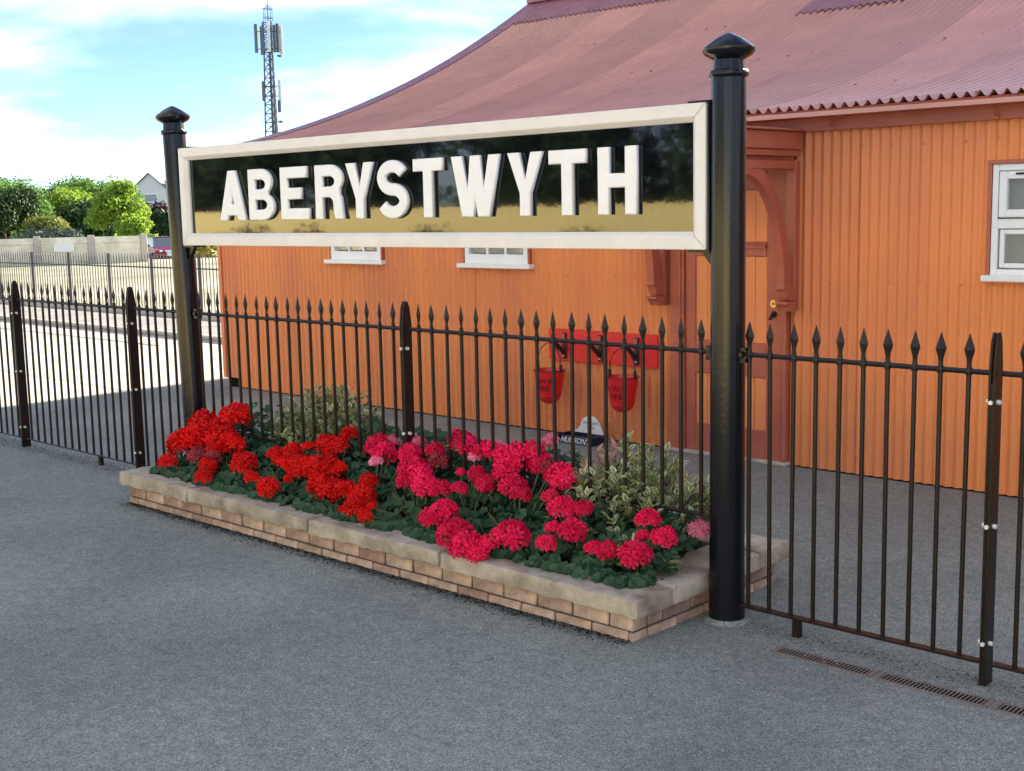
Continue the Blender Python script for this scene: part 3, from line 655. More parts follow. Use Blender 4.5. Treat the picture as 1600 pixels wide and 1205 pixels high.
fence_post(-1.84, 'plain pointed iron post standing beside the drain gratings')
for xp in (-7.215, -3.01):
    for s in (-1, 1):
        xx = xp+s*.082
        part('rail_clamp', MB().box(xx-.02, xx+.02, FY-.02, FY+.02, RZ-.035, RZ-.015).box(xx-.02, xx+.02, FY-.02, FY+.02, RZ+.015, RZ+.03).tube([(xx, FY-.03, RZ), (xx, FY-.018, RZ)], .012, 8), M['black'] , sg)

# ------------------------------------------------------------------ planter
PX0, PX1, PY0, PY1 = -7.265, -3.143, 4.04, 5.17
pl = thing('planter', ((PX0+PX1)/2, PY0, 0), 'low brick planter with worn stone coping around the sign', 'planter')
T_ = .19
part('core', MB().box(PX0+.012, PX1-.012, PY0+.012, PY0+T_, -.1, .112).box(PX0+.012, PX1-.012, PY1-T_, PY1-.012, -.1, .112).box(PX0+.012, PX0+T_, PY0+T_, PY1-T_, -.1, .112).box(PX1-T_, PX1-.012, PY0+T_, PY1-T_, -.1, .112), M['mortar'], pl)
part('soil', MB().box(PX0+T_, PX1-T_, PY0+T_, PY1-T_, 0, .16), M['soil'], pl)
def brick_mesh(l, h, d_, seed, m):
    rnd = random.Random(seed); mb = MB().box(0, l, 0, d_, 0, h)
    mb.v = [(x+rnd.uniform(-.003, .003), y+rnd.uniform(-.0035, .0035), z+rnd.uniform(-.002, .002)) for x, y, z in mb.v]
    return mb.mesh('brick', m, bevel=.0045)
BL = .2098
BM = [brick_mesh(BL-.011, .069, .1, i, M['brick'][(0, 1, 0, 2, 0, 1, 2, 3)[i]]) for i in range(8)]
BH = [brick_mesh(.098, .071, .1, 50+i, M['brick'][i % 3]) for i in range(3)]
rows = [(.0445, 0), (-.034, .5)]
for z, off in rows:
    n = int((PX1-PX0)/BL)+2
    for side, yy, rot in ((0, PY0, 0), (1, PY1, math.pi)):
        x = PX0 - off*BL
        while x < PX1-.02:
            a = max(x, PX0); b = min(x+BL, PX1)
            if b-a > .018:
                sc = ((b-a)-.011)/(BL-.011)
                xx = a+.0055 if rot == 0 else b-.0055
                inst('brick', random.choice(BM), (xx, yy+random.uniform(-.002, .002), z), pl, (0, 0, rot), (sc, 1, 1))
            x += BL
    for side, xx, rot in ((0, PX1, math.pi/2), (1, PX0, -math.pi/2)):
        y = PY0+.1 - (.5-off)*BL
        while y < PY1-.12:
            a = max(y, PY0+.102); b = min(y+BL, PY1-.102)
            if b-a > .04:
                sc = ((b-a)-.011)/(BL-.011)
                inst('brick', random.choice(BM), (xx+random.uniform(-.002, .002), a+.0055 if rot > 0 else b-.0055, z), pl, (0, 0, rot), (sc, 1, 1))
            y += BL
def coping(x0, x1, y0, y1, seed, outer):
    z0, z1 = .119, .203+.006*math.sin(seed*5.1); bm = bmesh.new()
    nx = max(2, int((x1-x0)/.045)); ny = max(2, int((y1-y0)/.045)); nz = 2
    bmesh.ops.create_cube(bm, size=1)
    for v in bm.verts: v.co = Vector((x0+(v.co.x+.5)*(x1-x0), y0+(v.co.y+.5)*(y1-y0), z0+(v.co.z+.5)*(z1-z0)))
    bmesh.ops.bevel(bm, geom=bm.edges[:], offset=.012, segments=2, profile=.6, affect='EDGES')
    bmesh.ops.subdivide_edges(bm, edges=[e_ for e_ in bm.edges if e_.calc_length() > .1], cuts=max(nx, ny) if max(nx, ny) < 30 else 30, use_grid_fill=True)
    for v in bm.verts:
        p = v.co; nn = noise.noise((p.x*9+seed, p.y*9, p.z*14)); n2 = noise.noise((p.x*28, p.y*28+seed, p.z*30))
        low = max(0, 1-(p.z-z0)/.05)
        p.z += .0045*n2+.005*nn-(.006*max(0, nn)*low)
        p.y += .008*nn+.006*n2-(-.016*max(0, nn-.1)*low if p.y < (y0+y1)/2 else 0); p.x += .005*nn
    me = bpy.data.meshes.new('coping_stone'); bm.to_mesh(me); bm.free(); me.materials.append(M['stone'])
    for p in me.polygons: p.use_smooth = True
    me.set_sharp_from_angle(angle=R_(50))
    o = bpy.data.objects.new('coping_stone', me); link(o, pl); o.location = -WL[pl.name]
CX0, CX1, CY0, CY1 = PX0-.045, PX1+.05, PY0-.042, PY1+.045; CW = .26
for k, (a, b) in enumerate(((CX0, -6.525), (-6.510, -5.340), (-5.325, -4.305), (-4.290, CX1))): coping(a, b, CY0, CY0+CW, k*7.3, 1)
for k, (a, b) in enumerate(((CX0, -6.1), (-6.094, -4.8), (-4.794, CX1))): coping(a, b, CY1-CW, CY1, 40+k*7.3, 1)
# the sign post stands against the end wall: the end copings stop either side of it
coping(CX1-CW-.02, CX1, CY0+CW+.006, CY1-CW-.006, 80, 1); coping(CX0, CX0+CW, CY0+CW+.006, CY1-CW-.006, 90, 1)

# ------------------------------------------------------------------ flowers
def ray_surface(X, Y): return 0
def surf(y): return .25+.38*min(max((y-4.1)/.6, -.2), 1)
leafv = MB()
def leaf_disc(mb, c, nrm, r, rnd):
    nrm = nrm.normalized(); a = Vector((0, 0, 1)) if abs(nrm.z) < .9 else Vector((1, 0, 0))
    u = nrm.cross(a).normalized(); w = nrm.cross(u); ph = rnd.uniform(0, 6.28); n = 10; vs = [c-nrm*r*.22]
    for k in range(n):
        t = ph+2*math.pi*k/n*.93; rr_ = r*(1 if k % 2 else .86)*rnd.uniform(.93, 1.07); vs.append(c+(u*math.cos(t)+w*math.sin(t))*rr_+nrm*r*rnd.uniform(-.06, .14))
    mb.add(vs, [(0, 1+k, 2+k) for k in range(n-1)])
def head_mesh(seed, m):
    rnd = random.Random(seed); mb = MB(); nf = 46; ga = math.pi*(3-math.sqrt(5))
    for i in range(nf):
        zc = 1-(i+.5)/nf*1.35; rc = math.sqrt(max(0, 1-zc*zc)); t = ga*i+rnd.uniform(-.25, .25)
        d = Vector((rc*math.cos(t), rc*math.sin(t), zc)); c = d*rnd.uniform(.74, 1.04); c.z *= .82
        d = (d+Vector((rnd.uniform(-.35, .35), rnd.uniform(-.35, .35), rnd.uniform(-.2, .35)))).normalized()
        a = Vector((0, 0, 1)) if abs(d.z) < .9 else Vector((1, 0, 0)); u = d.cross(a).normalized(); w = d.cross(u); ph = rnd.uniform(0, 6.28); fr_ = rnd.uniform(.32, .42)
        for k in range(5):
            p0 = ph+2*math.pi*k/5; q = lambda ang, rad, up: c+(u*math.cos(ang)+w*math.sin(ang))*rad*fr_+d*up*fr_
            mb.add([q(p0, .05, -.1), q(p0-.42, .72, .12+rnd.uniform(-.1, .2)), q(p0-.2, 1.05, .2+rnd.uniform(-.15, .2)), q(p0+.2, 1.05, .2+rnd.uniform(-.15, .2)), q(p0+.42, .72, .12+rnd.uniform(-.1, .2))], [(0, 1, 2), (0, 2, 3), (0, 3, 4)])
    me = mb.mesh('flower_head', m); return me
HM = {k: [head_mesh(s+i, M[k]) for i in range(4)] for s, k in ((1, 'scarlet'), (20, 'cerise'), (40, 'pinkp'), (60, 'fade'))}
FLOW = [
    (-6.959, 4.426, 0.485, 0.085, 'scarlet'), (-6.895, 4.294, 0.403, 0.085, 'scarlet'), (-6.971, 4.27, 0.385, 0.0834, 'scarlet'), (-6.664, 4.358, 0.44, 0.085, 'scarlet'),
    (-6.835, 4.402, 0.468, 0.085, 'scarlet'), (-6.719, 4.522, 0.547, 0.085, 'scarlet'), (-6.505, 4.538, 0.554, 0.085, 'scarlet'), (-6.499, 4.326, 0.423, 0.0678, 'scarlet'),
    (-6.58, 4.29, 0.399, 0.0602, 'scarlet'), (-6.92, 4.126, 0.293, 0.0453, 'scarlet'), (-6.519, 4.162, 0.318, 0.0475, 'scarlet'), (-6.456, 4.086, 0.267, 0.0431, 'scarlet'),
    (-6.232, 4.222, 0.356, 0.0655, 'scarlet'), (-6.036, 4.142, 0.306, 0.0376, 'scarlet'), (-5.836, 4.11, 0.282, 0.0514, 'scarlet'), (-6.008, 4.31, 0.412, 0.0568, 'scarlet'),
    (-5.886, 4.274, 0.387, 0.0447, 'scarlet'), (-5.92, 4.362, 0.446, 0.0526, 'scarlet'), (-5.747, 4.27, 0.387, 0.0587, 'scarlet'), (-5.681, 4.294, 0.403, 0.0511, 'scarlet'),
    (-5.741, 4.186, 0.334, 0.0255, 'scarlet'), (-5.709, 4.446, 0.496, 0.0592, 'scarlet'), (-5.618, 4.434, 0.489, 0.0622, 'scarlet'), (-5.604, 4.53, 0.552, 0.0478, 'scarlet'),
    (-5.514, 4.286, 0.396, 0.0788, 'scarlet'), (-5.564, 4.266, 0.381, 0.0504, 'scarlet'), (-5.428, 4.31, 0.41, 0.0427, 'scarlet'), (-5.4, 4.17, 0.322, 0.0702, 'scarlet'),
    (-5.342, 4.182, 0.328, 0.0629, 'scarlet'), (-5.251, 4.194, 0.339, 0.0484, 'scarlet'), (-5.134, 4.27, 0.388, 0.0446, 'scarlet'), (-5.086, 4.182, 0.329, 0.0577, 'scarlet'),
    (-5.069, 4.122, 0.29, 0.0573, 'scarlet'), (-4.944, 4.082, 0.265, 0.0365, 'scarlet'), (-4.952, 4.134, 0.299, 0.0267, 'scarlet'), (-5.123, 4.078, 0.266, 0.022, 'scarlet'),
    (-5.845, 4.41, 0.474, 0.0262, 'scarlet'), (-5.283, 4.482, 0.521, 0.0709, 'cerise'), (-5.213, 4.458, 0.504, 0.0632, 'cerise'), (-5.031, 4.486, 0.521, 0.0518, 'cerise'),
    (-4.919, 4.406, 0.47, 0.0678, 'cerise'), (-4.875, 4.318, 0.414, 0.0469, 'cerise'), (-4.826, 4.366, 0.448, 0.0568, 'cerise'), (-4.717, 4.31, 0.41, 0.0592, 'cerise'),
    (-4.75, 4.606, 0.6, 0.0609, 'cerise'), (-4.661, 4.59, 0.588, 0.0535, 'cerise'), (-4.566, 4.566, 0.575, 0.0595, 'cerise'), (-4.515, 4.586, 0.585, 0.0461, 'cerise'),
    (-4.864, 4.522, 0.546, 0.0442, 'cerise'), (-4.313, 4.542, 0.559, 0.0771, 'cerise'), (-4.234, 4.578, 0.58, 0.0735, 'cerise'), (-4.29, 4.47, 0.514, 0.0637, 'cerise'),
    (-4.183, 4.402, 0.468, 0.0563, 'cerise'), (-4.098, 4.366, 0.448, 0.0432, 'cerise'), (-4.125, 4.554, 0.564, 0.0473, 'cerise'), (-4.461, 4.434, 0.491, 0.042, 'cerise'),
    (-4.356, 4.382, 0.458, 0.0445, 'cerise'), (-4.596, 4.31, 0.41, 0.0454, 'cerise'), (-4.488, 4.334, 0.424, 0.0386, 'cerise'), (-4.003, 4.61, 0.603, 0.0469, 'cerise'),
    (-3.932, 4.502, 0.533, 0.0676, 'cerise'), (-4.007, 4.502, 0.533, 0.0372, 'cerise'), (-3.918, 4.39, 0.46, 0.0364, 'cerise'), (-4.498, 4.146, 0.306, 0.057, 'cerise'),
    (-4.464, 4.19, 0.336, 0.057, 'cerise'), (-4.28, 4.09, 0.271, 0.0738, 'cerise'), (-4.144, 4.042, 0.241, 0.0664, 'cerise'), (-4.067, 4.03, 0.235, 0.0478, 'cerise'),
    (-4.046, 4.082, 0.265, 0.0419, 'cerise'), (-3.947, 4.146, 0.306, 0.0655, 'cerise'), (-4.024, 4.13, 0.297, 0.039, 'cerise'), (-3.788, 4.334, 0.427, 0.0596, 'cerise'),
    (-3.679, 4.354, 0.44, 0.0354, 'cerise'), (-3.766, 4.23, 0.359, 0.0323, 'cerise'), (-3.644, 4.234, 0.363, 0.0522, 'cerise'), (-3.732, 4.146, 0.306, 0.0407, 'cerise'),
    (-3.456, 4.166, 0.32, 0.0395, 'cerise'), (-3.392, 4.178, 0.329, 0.0393, 'cerise'), (-3.246, 4.182, 0.331, 0.0553, 'cerise'), (-3.308, 4.362, 0.445, 0.0482, 'cerise'),
    (-3.277, 4.278, 0.391, 0.0252, 'cerise'), (-3.17, 4.294, 0.4, 0.0472, 'cerise'), (-4.571, 4.426, 0.485, 0.022, 'cerise'), (-5.03, 4.558, 0.568, 0.0382, 'pinkp'),
    (-5.206, 4.394, 0.465, 0.0349, 'pinkp'), (-4.494, 4.614, 0.604, 0.0297, 'pinkp'), (-4.565, 4.526, 0.547, 0.0296, 'pinkp'), (-4.18, 4.69, 0.652, 0.0353, 'pinkp'),
    (-5.221, 4.538, 0.556, 0.0353, 'pinkp'), (-3.167, 4.55, 0.383, 0.0432, 'pinkp'), (-3.729, 4.574, 0.58, 0.0273, 'pinkp'), (-4.045, 4.546, 0.559, 0.0437, 'fade'),
    (-4.777, 4.462, 0.507, 0.0469, 'fade'), (-6.696, 4.21, 0.348, 0.0566, 'fade'), (-6.537, 4.222, 0.354, 0.0438, 'fade'), (-4.021, 4.114, 0.288, 0.0299, 'fade'),
]
def build_plants():
    # plant stems stand in two staggered rows along the bed
    cents = []
    for k in range(11): cents.append((-6.98+.36*k, 4.36))
    for k in range(10): cents.append((-6.82+.36*k, 4.72))
    plants = []
    names = {'scarlet': 'scarlet', 'cerise': 'cerise pink', 'pinkp': 'pale pink'}
    for k, (x, y) in enumerate(cents):
        plants.append([x, y, [], None])
    for (x, y, z, r, c) in FLOW:
        best = min(plants, key=lambda p: (p[0]-x)**2+((p[1]-y)*1.3)**2); best[2].append((x, y, z, r, c))
    for k, (x, y, fl, _) in enumerate(plants):
        back = y > 4.6
        if back and (x > -4.25 or -6.55 < x < -5.75): continue     # the variegated shrubs stand here
        rnd = random.Random(100+k)
        cs = [f[4] for f in fl]; cname = 'scarlet' if cs.count('scarlet') >= max(1, len(cs)/2) else 'cerise pink'
        if not cs: cname = 'scarlet' if x < -5.4 else 'cerise pink'
        row = 'back' if back else 'front'
        o = thing('geranium', (x, y, .16), '%s geranium in the planter\'s %s row, %s plant from the far sign post' % (cname, row, ORD[k if k < 11 else k-11]), 'geranium', '%s geraniums in the %s row' % (cname, row))
        f = MB(); nl = 240
        for i in range(nl):
            a = rnd.uniform(0, 6.28); q = math.sqrt(rnd.random())*.29; px, py = x+q*math.cos(a)*1.05, y+q*math.sin(a)
            py = max(py, 4.11); px = min(max(px, -7.19), -3.2)
            top = surf(py)-.03-.08*(q/.29)**2+.03*noise.noise((px*4, py*4, 0))
            h = .17+(top-.17)*(rnd.random()**.45); h = max(h, .19 if py > 4.2 else .215)
            nr = Vector((math.cos(a)*q*1.6+rnd.uniform(-.5, .5)+.15, math.sin(a)*q*1.6+rnd.uniform(-.5, .5)-.35, 1.0*rnd.uniform(.5, 1.1)))
            leaf_disc(f, Vector((px, py, h)), nr, rnd.uniform(.022, .042), rnd)
        lo_ = part('foliage', f, M['leaf'], o); lo_['kind'] = 'stuff'
        st = MB()
        for i in range(9):
            a = rnd.uniform(0, 6.28); st.tube([(x, y, .155), (x+.1*math.cos(a), y+.1*math.sin(a), .27), (x+.15*math.cos(a), y+.15*math.sin(a), .36)], [.006, .005, .003], 5)
        for (fx, fy, fz, r, c) in fl: st.tube([(x, y, .155), ((x+fx)/2, (y+fy)/2, .16+(fz-.16)*.62), (fx, fy, fz-.01)], [.005, .004, .0035], 5)
        part('stems', st, M['stem'], o)
        for (fx, fy, fz, r, c) in fl:
            hm = HM[c][rnd.randrange(4)]
            h = inst('flower_head', hm, (fx, fy, fz), o, (rnd.uniform(-.2, .55), rnd.uniform(-.3, .3), rnd.uniform(0, 6.28)), r*rnd.uniform(1.05, 1.26))
build_plants()
def tone_leaf(mb, tn, c, d, up, ln, wd, rnd):
    d = d.normalized(); s = d.cross(up)
    s = s.normalized() if s.length > .01 else Vector((1, 0, 0)); n = s.cross(d)
    P = [c, c+d*ln*.5+n*ln*.06, c+d*ln-n*ln*.05, c+d*ln*.30+s*wd, c+d*ln*.62+s*wd*.85, c+d*ln*.30-s*wd, c+d*ln*.62-s*wd*.85]
    P = [P[0], P[1], P[2], P[3]+n*wd*.25, P[4]+n*wd*.25, P[5]+n*wd*.25, P[6]+n*wd*.25]
    o = len(mb.v); mb.add(P, [(0, 3, 1), (3, 4, 1), (4, 2, 1), (0, 1, 5), (5, 1, 6), (6, 1, 2)])
    e = rnd.uniform(.2, 1.0)**.8; tn += [.25*e, 0, .8*e, e, e, e, e]
def shrub(cx, cy, rx, ry, top, n, label, seed, blush=None):
    rnd = random.Random(seed); o = thing('variegated_shrub', (cx, cy, .16), label, 'shrub')
    mb = MB(); tn = []; st = MB(); bl = MB(); btn = []
    tips = []
    for i in range(n):
        a = rnd.uniform(0, 6.28); q = math.sqrt(rnd.random()); x = cx+rx*q*math.cos(a); y = cy+ry*q*math.sin(a)
        x = min(x, -3.17); z = .2+(top-.2)*(1-.55*q*q)*rnd.uniform(.55, 1.0)*(1+.12*noise.noise((x*6, y*6, 2)))
        b = Vector((cx+(x-cx)*.45, cy+(y-cy)*.45, .16)); tips.append((b, Vector((x, y, z))))
    for b, t in tips:
        m_ = (b+t)/2+Vector((0, 0, .04)); st.tube([b, m_, t], [.004, .003, .0015], 4)
        dirn = (t-m_).normalized(); k = rnd.randint(7, 10)
        for i in range(k):
            c = t.lerp(m_, i*.085); ang = rnd.uniform(0, 6.28); sv = Vector((math.cos(ang), math.sin(ang), rnd.uniform(-.1, .7)))
            pink = blush and (c-Vector(blush)).length < .2 and c.z > top-.22
            tone_leaf(bl if pink else mb, btn if pink else tn, c, sv*.9+dirn*.5, Vector((rnd.uniform(-.3, .3), rnd.uniform(-.3, .3), 1)), rnd.uniform(.040, .068), rnd.uniform(.010, .016), rnd)
    me = mb.mesh('foliage', M['varieg'], Vector((cx, cy, .16))); at = me.attributes.new('tone', 'FLOAT', 'POINT'); at.data.foreach_set('value', tn)
    lo_ = bpy.data.objects.new('foliage', me); link(lo_, o); lo_['kind'] = 'stuff'
    if bl.v: b2 = part('blush_foliage', bl, M['blush'], o); b2['kind'] = 'stuff'
    part('stems', st, M['stem'], o)
shrub(-6.10, 4.80, .55, .30, .80, 430, 'bushy cream and green variegated shrub behind the scarlet geraniums', 5)
shrub(-3.66, 4.72, .52, .38, .70, 270, 'loose cream and green variegated shrub beside the near sign post', 6, (-3.98, 4.72, .66))
shrub(-3.36, 4.36, .17, .13, .36, 80, 'small trailing variegated plant spilling towards the coping corner by the near post', 9)
sp = thing('tall_sprig', (-3.98, 4.9, .16), 'single tall thin sprig rising above the variegated shrub', 'plant')
sm = MB(); stn = []; smt = MB().tube([(-3.98, 4.9, .16), (-3.97, 4.9, .5), (-3.985, 4.9, .83)], [.004, .003, .0015], 5); rnd_ = random.Random(3)
for i in range(16):
    z = .5+.33*i/15; a = i*2.4; tone_leaf(sm, stn, Vector((-3.98, 4.9, z)), Vector((math.cos(a), math.sin(a), .5)), Vector((0, 0, 1)), .04*(1.2-.5*i/15), .008, rnd_)
me = sm.mesh('leaves', M['varieg'], Vector((-3.98, 4.9, .16))); at = me.attributes.new('tone', 'FLOAT', 'POINT'); at.data.foreach_set('value', stn)
link(bpy.data.objects.new('leaves', me), sp); part('stem', smt, M['stem'], sp)

# ------------------------------------------------------------------ drain gratings, debris, moss
slat = MB().prism([(-.0032, 4.322), (.0032, 4.322), (.0032, 4.384), (-.0032, 4.384)], .0012, .003, 'z').mesh('slat', M['grate'])
GL = .4605
for k in range(5):
    x0 = -2.655+GL*k; o = thing('drain_grating', (x0, 4.35, 0), 'slotted iron drain grating beside the railings, %s one from the near sign post' % ORD[k], 'grating', 'drain gratings in a row')
    part('frame', MB().box(x0+.004, x0+GL-.004, 4.310, 4.322, .0005, .004).box(x0+.004, x0+GL-.004, 4.384, 4.396, .0005, .004).box(x0+.004, x0+.026, 4.322, 4.384, .0005, .004).box(x0+GL-.026, x0+GL-.004, 4.322, 4.384, .0005, .004), M['grate'], o, bevel=.0008)
    part('channel_shade', MB().box(x0+.01, x0+GL-.01, 4.32, 4.386, -.0008, .0009), M['dark'], o)  # flat black sheet stands in for the shade below the slats
    for i in range(26): inst('slat', slat, (x0+.034+i*.0157, 0, .0003), o, (0, 0, 0))
rnd = random.Random(8); db = MB(); ms = MB()
def crumb(mb, x, y, z, s):
    vs = [Vector((rnd.uniform(-1, 1), rnd.uniform(-1, 1), rnd.uniform(-.2, .6)))*s+Vector((x, y, z)) for _ in range(5)]
    mb.add(vs, [(0, 1, 2), (0, 2, 3), (0, 3, 4), (0, 4, 1), (1, 2, 3), (1, 3, 4)])
for i in range(520):
    t = rnd.random()
    if t < .4: x, y = rnd.uniform(-3.0, -.5), 4.42+abs(rnd.gauss(0, .08))*rnd.choice((-1.2, 1))
    elif t < .6: x, y = rnd.uniform(-7.3, -3.0), 3.98-abs(rnd.gauss(0, .10))
    elif t < .75: x, y = rnd.uniform(-10, -7.3), 4.5+rnd.gauss(0, .12)
    else: x, y = rnd.uniform(-7, 0), rnd.uniform(1.6, 7.4)
    crumb(db, x, y, .003, rnd.uniform(.002, .0065))
o = part('grit', db, M['debris']); tag(o, 'pale grit and leaf litter scattered over the asphalt', 'litter', kind='stuff')
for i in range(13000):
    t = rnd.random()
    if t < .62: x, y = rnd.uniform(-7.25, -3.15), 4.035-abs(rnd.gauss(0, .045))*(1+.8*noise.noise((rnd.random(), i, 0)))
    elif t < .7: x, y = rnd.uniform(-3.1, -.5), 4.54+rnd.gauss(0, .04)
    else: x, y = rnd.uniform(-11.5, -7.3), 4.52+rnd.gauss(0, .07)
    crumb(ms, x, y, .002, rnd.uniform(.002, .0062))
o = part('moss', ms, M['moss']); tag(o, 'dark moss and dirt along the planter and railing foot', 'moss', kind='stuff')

# ------------------------------------------------------------------ far railings
BY2 = 12.13; M['farrail'] = mat('sunlit_rail_paint', (.055, .06, .062), .5, .3)  # paler than the near rails, with sunlight worked into the colour
fb = MB().tube([(0, 0, .09), (0, 0, 1.06)], .0085, 6).tube([(0, 0, 1.06), (0, 0, 1.15)], [.014, .002], 4).mesh('bar', M['farrail'], smooth=True)
px = [-28.32, -26.75, -25.18, -23.61, -22.04, -20.50, -18.93, -17.36, -15.79]
for k in range(len(px)-1):
    a, b = px[k], px[k+1]
    o = thing('iron_railing', ((a+b)/2, BY2, 0), 'far black spear railing across the sunlit yard, %s length from the station building' % ORD[len(px)-2-k], 'railing', 'far railings across the yard')
    part('top_rail', MB().box(a, b, BY2-.006, BY2+.006, .905, .93), M['farrail'], o); part('bottom_rail', MB().box(a, b, BY2-.006, BY2+.006, .12, .15), M['farrail'], o)
    n = 15
    for i in range(1, n): inst('bar', fb, (a+(b-a)*i/n, BY2, .03), o)
    part('post', MB().box(a-.021, a+.021, BY2-.02, BY2+.02, 0, 1.16), M['farrail'], o)
plv = part('railing_plinth', MB().box(-29, -12.1, 12.06, 12.22, -.1, .115), M['concrete'], bevel=.01); tag(plv, 'pale concrete plinth under the far railings', 'plinth')

# ------------------------------------------------------------------ concrete panel wall, notice, car
def P2(d, px_, py_=None):
    """point at ground distance d along the bearing of a given horizontal angle (degrees left of the view axis)"""
    return None
wa, wb = Vector((-41.8, 16.75)), Vector((-38.83, 22.74)); wd = (wb-wa).normalized(); wnrm = Vector((wd.y, -wd.x))
if wnrm.dot(-wa) < 0: wnrm = -wnrm
def gzp(x, y): return gz(math.hypot(x, y))
cw = thing('concrete_wall', (*wa, -.5), 'weathered concrete panel wall with upright posts behind the far railings', 'wall')
def obox(mb, p0, p1, t, z0, z1, nrm, off=0):
    a = Vector((*p0, 0)); b = Vector((*p1, 0)); n = Vector((*nrm, 0)); vs = []
    for z in (z0, z1):
        for p, s in ((a, 0), (b, 0), (b, 1), (a, 1)): q = p+n*(off-s*t); vs.append((q.x, q.y, z))
    return mb.add(vs, [(0, 3, 2, 1), (4, 5, 6, 7), (0, 1, 5, 4), (1, 2, 6, 5), (2, 3, 7, 6), (3, 0, 4, 7)])
tot = (wb-wa).length; npan = 4; step = (Vector((-38.83, 22.735))-Vector((-40.452, 19.704))).length/2
posts = [wb-wd*step*k for k in range(9)]
for k, p in enumerate(posts):
    part('post', obox(MB(), p-wd*.11, p+wd*.11, .22, -.9, 1.26, wnrm, .06), M['concrete'], cw, bevel=.01)
    if k:
        a, b = posts[k]+wd*.112, posts[k-1]-wd*.112
        for z0, z1, dd in ((-.8, .38, .0), (.385, .72, .015), (.725, .98, 0), (.985, 1.2, .012)): part('panel', obox(MB(), a, b, .06, z0, z1, wnrm, dd), M['wallconc'], cw, bevel=.008)
nb = thing('notice_board', (*((posts[1]+posts[2])/2), .9), 'blank white notice fixed to the concrete panel wall', 'notice')
mid = (posts[1]+posts[2])/2; part('panel', obox(MB(), mid-wd*.34, mid+wd*.30, .02, .72, 1.0, wnrm, .045), M['white'], nb)
# right of the post: low wall with shrubs
def bearing(px_, d):
    """ground point seen towards image column px (1600 wide) at range d: used once to lay out the far background"""
    a = (px_-800)/1950; v = Vector((cf.x+cr.x*a+cu.x*.135, cf.y+cr.y*a+cu.y*.135)); v.normalize(); return v*d
def car(p, yaw):
    o = thing('parked_car', (p.x, p.y, gzp(p.x, p.y)), 'dark red car parked nose-on past the end of the concrete wall', 'car'); o.rotation_euler = (0, 0, yaw); z0 = 0
    loc = WL[o.name]; WL[o.name] = Vector()          # parts below are in the car's own coordinates: nose towards -y
    body = [(-2.15, .28), (-2.2, .55), (-2.1, .82), (-1.25, .98), (1.9, 1.0), (2.15, .85), (2.2, .3)]
    b = MB(); n = len(body)
    for x, s in ((-.90, .96), (-.93, 1), (.93, 1), (.90, .96)): b.v += [(x, y*s, z) for y, z in body]
    for k in range(3):
        for i in range(n): b.f.append((k*n+i, k*n+(i+1) % n, (k+1)*n+(i+1) % n, (k+1)*n+i))
    b.f += [tuple(range(n))[::-1], tuple(range(3*n, 4*n))]
    part('body', b, M['carred'], o, smooth=True, bevel=.03)
    cab = MB().add([(-.82, -1.3, .97), (.82, -1.3, .97), (.84, 1.7, .99), (-.84, 1.7, .99), (-.62, -.45, 1.5), (.62, -.45, 1.5), (.62, 1.2, 1.5), (-.62, 1.2, 1.5)], [(0, 3, 2, 1), (4, 5, 6, 7), (0, 1, 5, 4), (1, 2, 6, 5), (2, 3, 7, 6), (3, 0, 4, 7)])
    part('windows', cab, M['carglass'], o); part('roof', MB().box(-.63, .63, -.44, 1.2, 1.5, 1.55), M['carred'], o, bevel=.02)
    for s in (-1, 1):
        part('headlight', MB().add([(s*.55, -2.19, .70), (s*.9, -2.06, .72), (s*.9, -2.02, .86), (s*.5, -2.14, .80), (s*.55, -2.0, .70), (s*.88, -1.9, .72), (s*.88, -1.9, .86), (s*.5, -1.9, .80)], [(0, 1, 2, 3), (4, 7, 6, 5), (0, 4, 5, 1), (1, 5, 6, 2), (2, 6, 7, 3), (3, 7, 4, 0)]), M['lens'], o)
        part('door_mirror', MB().box(s*1.0-.1, s*1.0+.1, -.85, -.72, .98, 1.12), M['carred'], o, bevel=.02)
        for y in (-1.35, 1.35):
            w = part('wheel', MB().prism([(y+.33*math.cos(t), .33+.33*math.sin(t)) for t in [2*math.pi*k/20 for k in range(20)]], s*.72, s*.94, 'x'), M['tyre'], o)
            part('rim', MB().prism([(y+.2*math.cos(t), .33+.2*math.sin(t)) for t in [2*math.pi*k/12 for k in range(12)]], s*.94, s*.95, 'x'), M['chrome'], w)
    part('grille', MB().add([(-.42, -2.205, .80), (.42, -2.205, .80), (.22, -2.225, .56), (-.22, -2.225, .56), (-.42, -2.1, .80), (.42, -2.1, .80), (.22, -2.1, .56), (-.22, -2.1, .56)], [(0, 1, 2, 3), (0, 4, 5, 1), (1, 5, 6, 2), (2, 6, 7, 3), (3, 7, 4, 0)]), M['chrome'], o)
    part('bumper', MB().box(-.8, .8, -2.22, -2.0, .26, .46), M['tyre'], o, bevel=.03)
    part('number_plate', MB().box(-.26, .26, -2.235, -2.22, .46, .57), M['white'], o)
    WL[o.name] = loc
cp = bearing(250, 78); car(cp, math.atan2(cp.y, cp.x)-math.pi/2+.25)

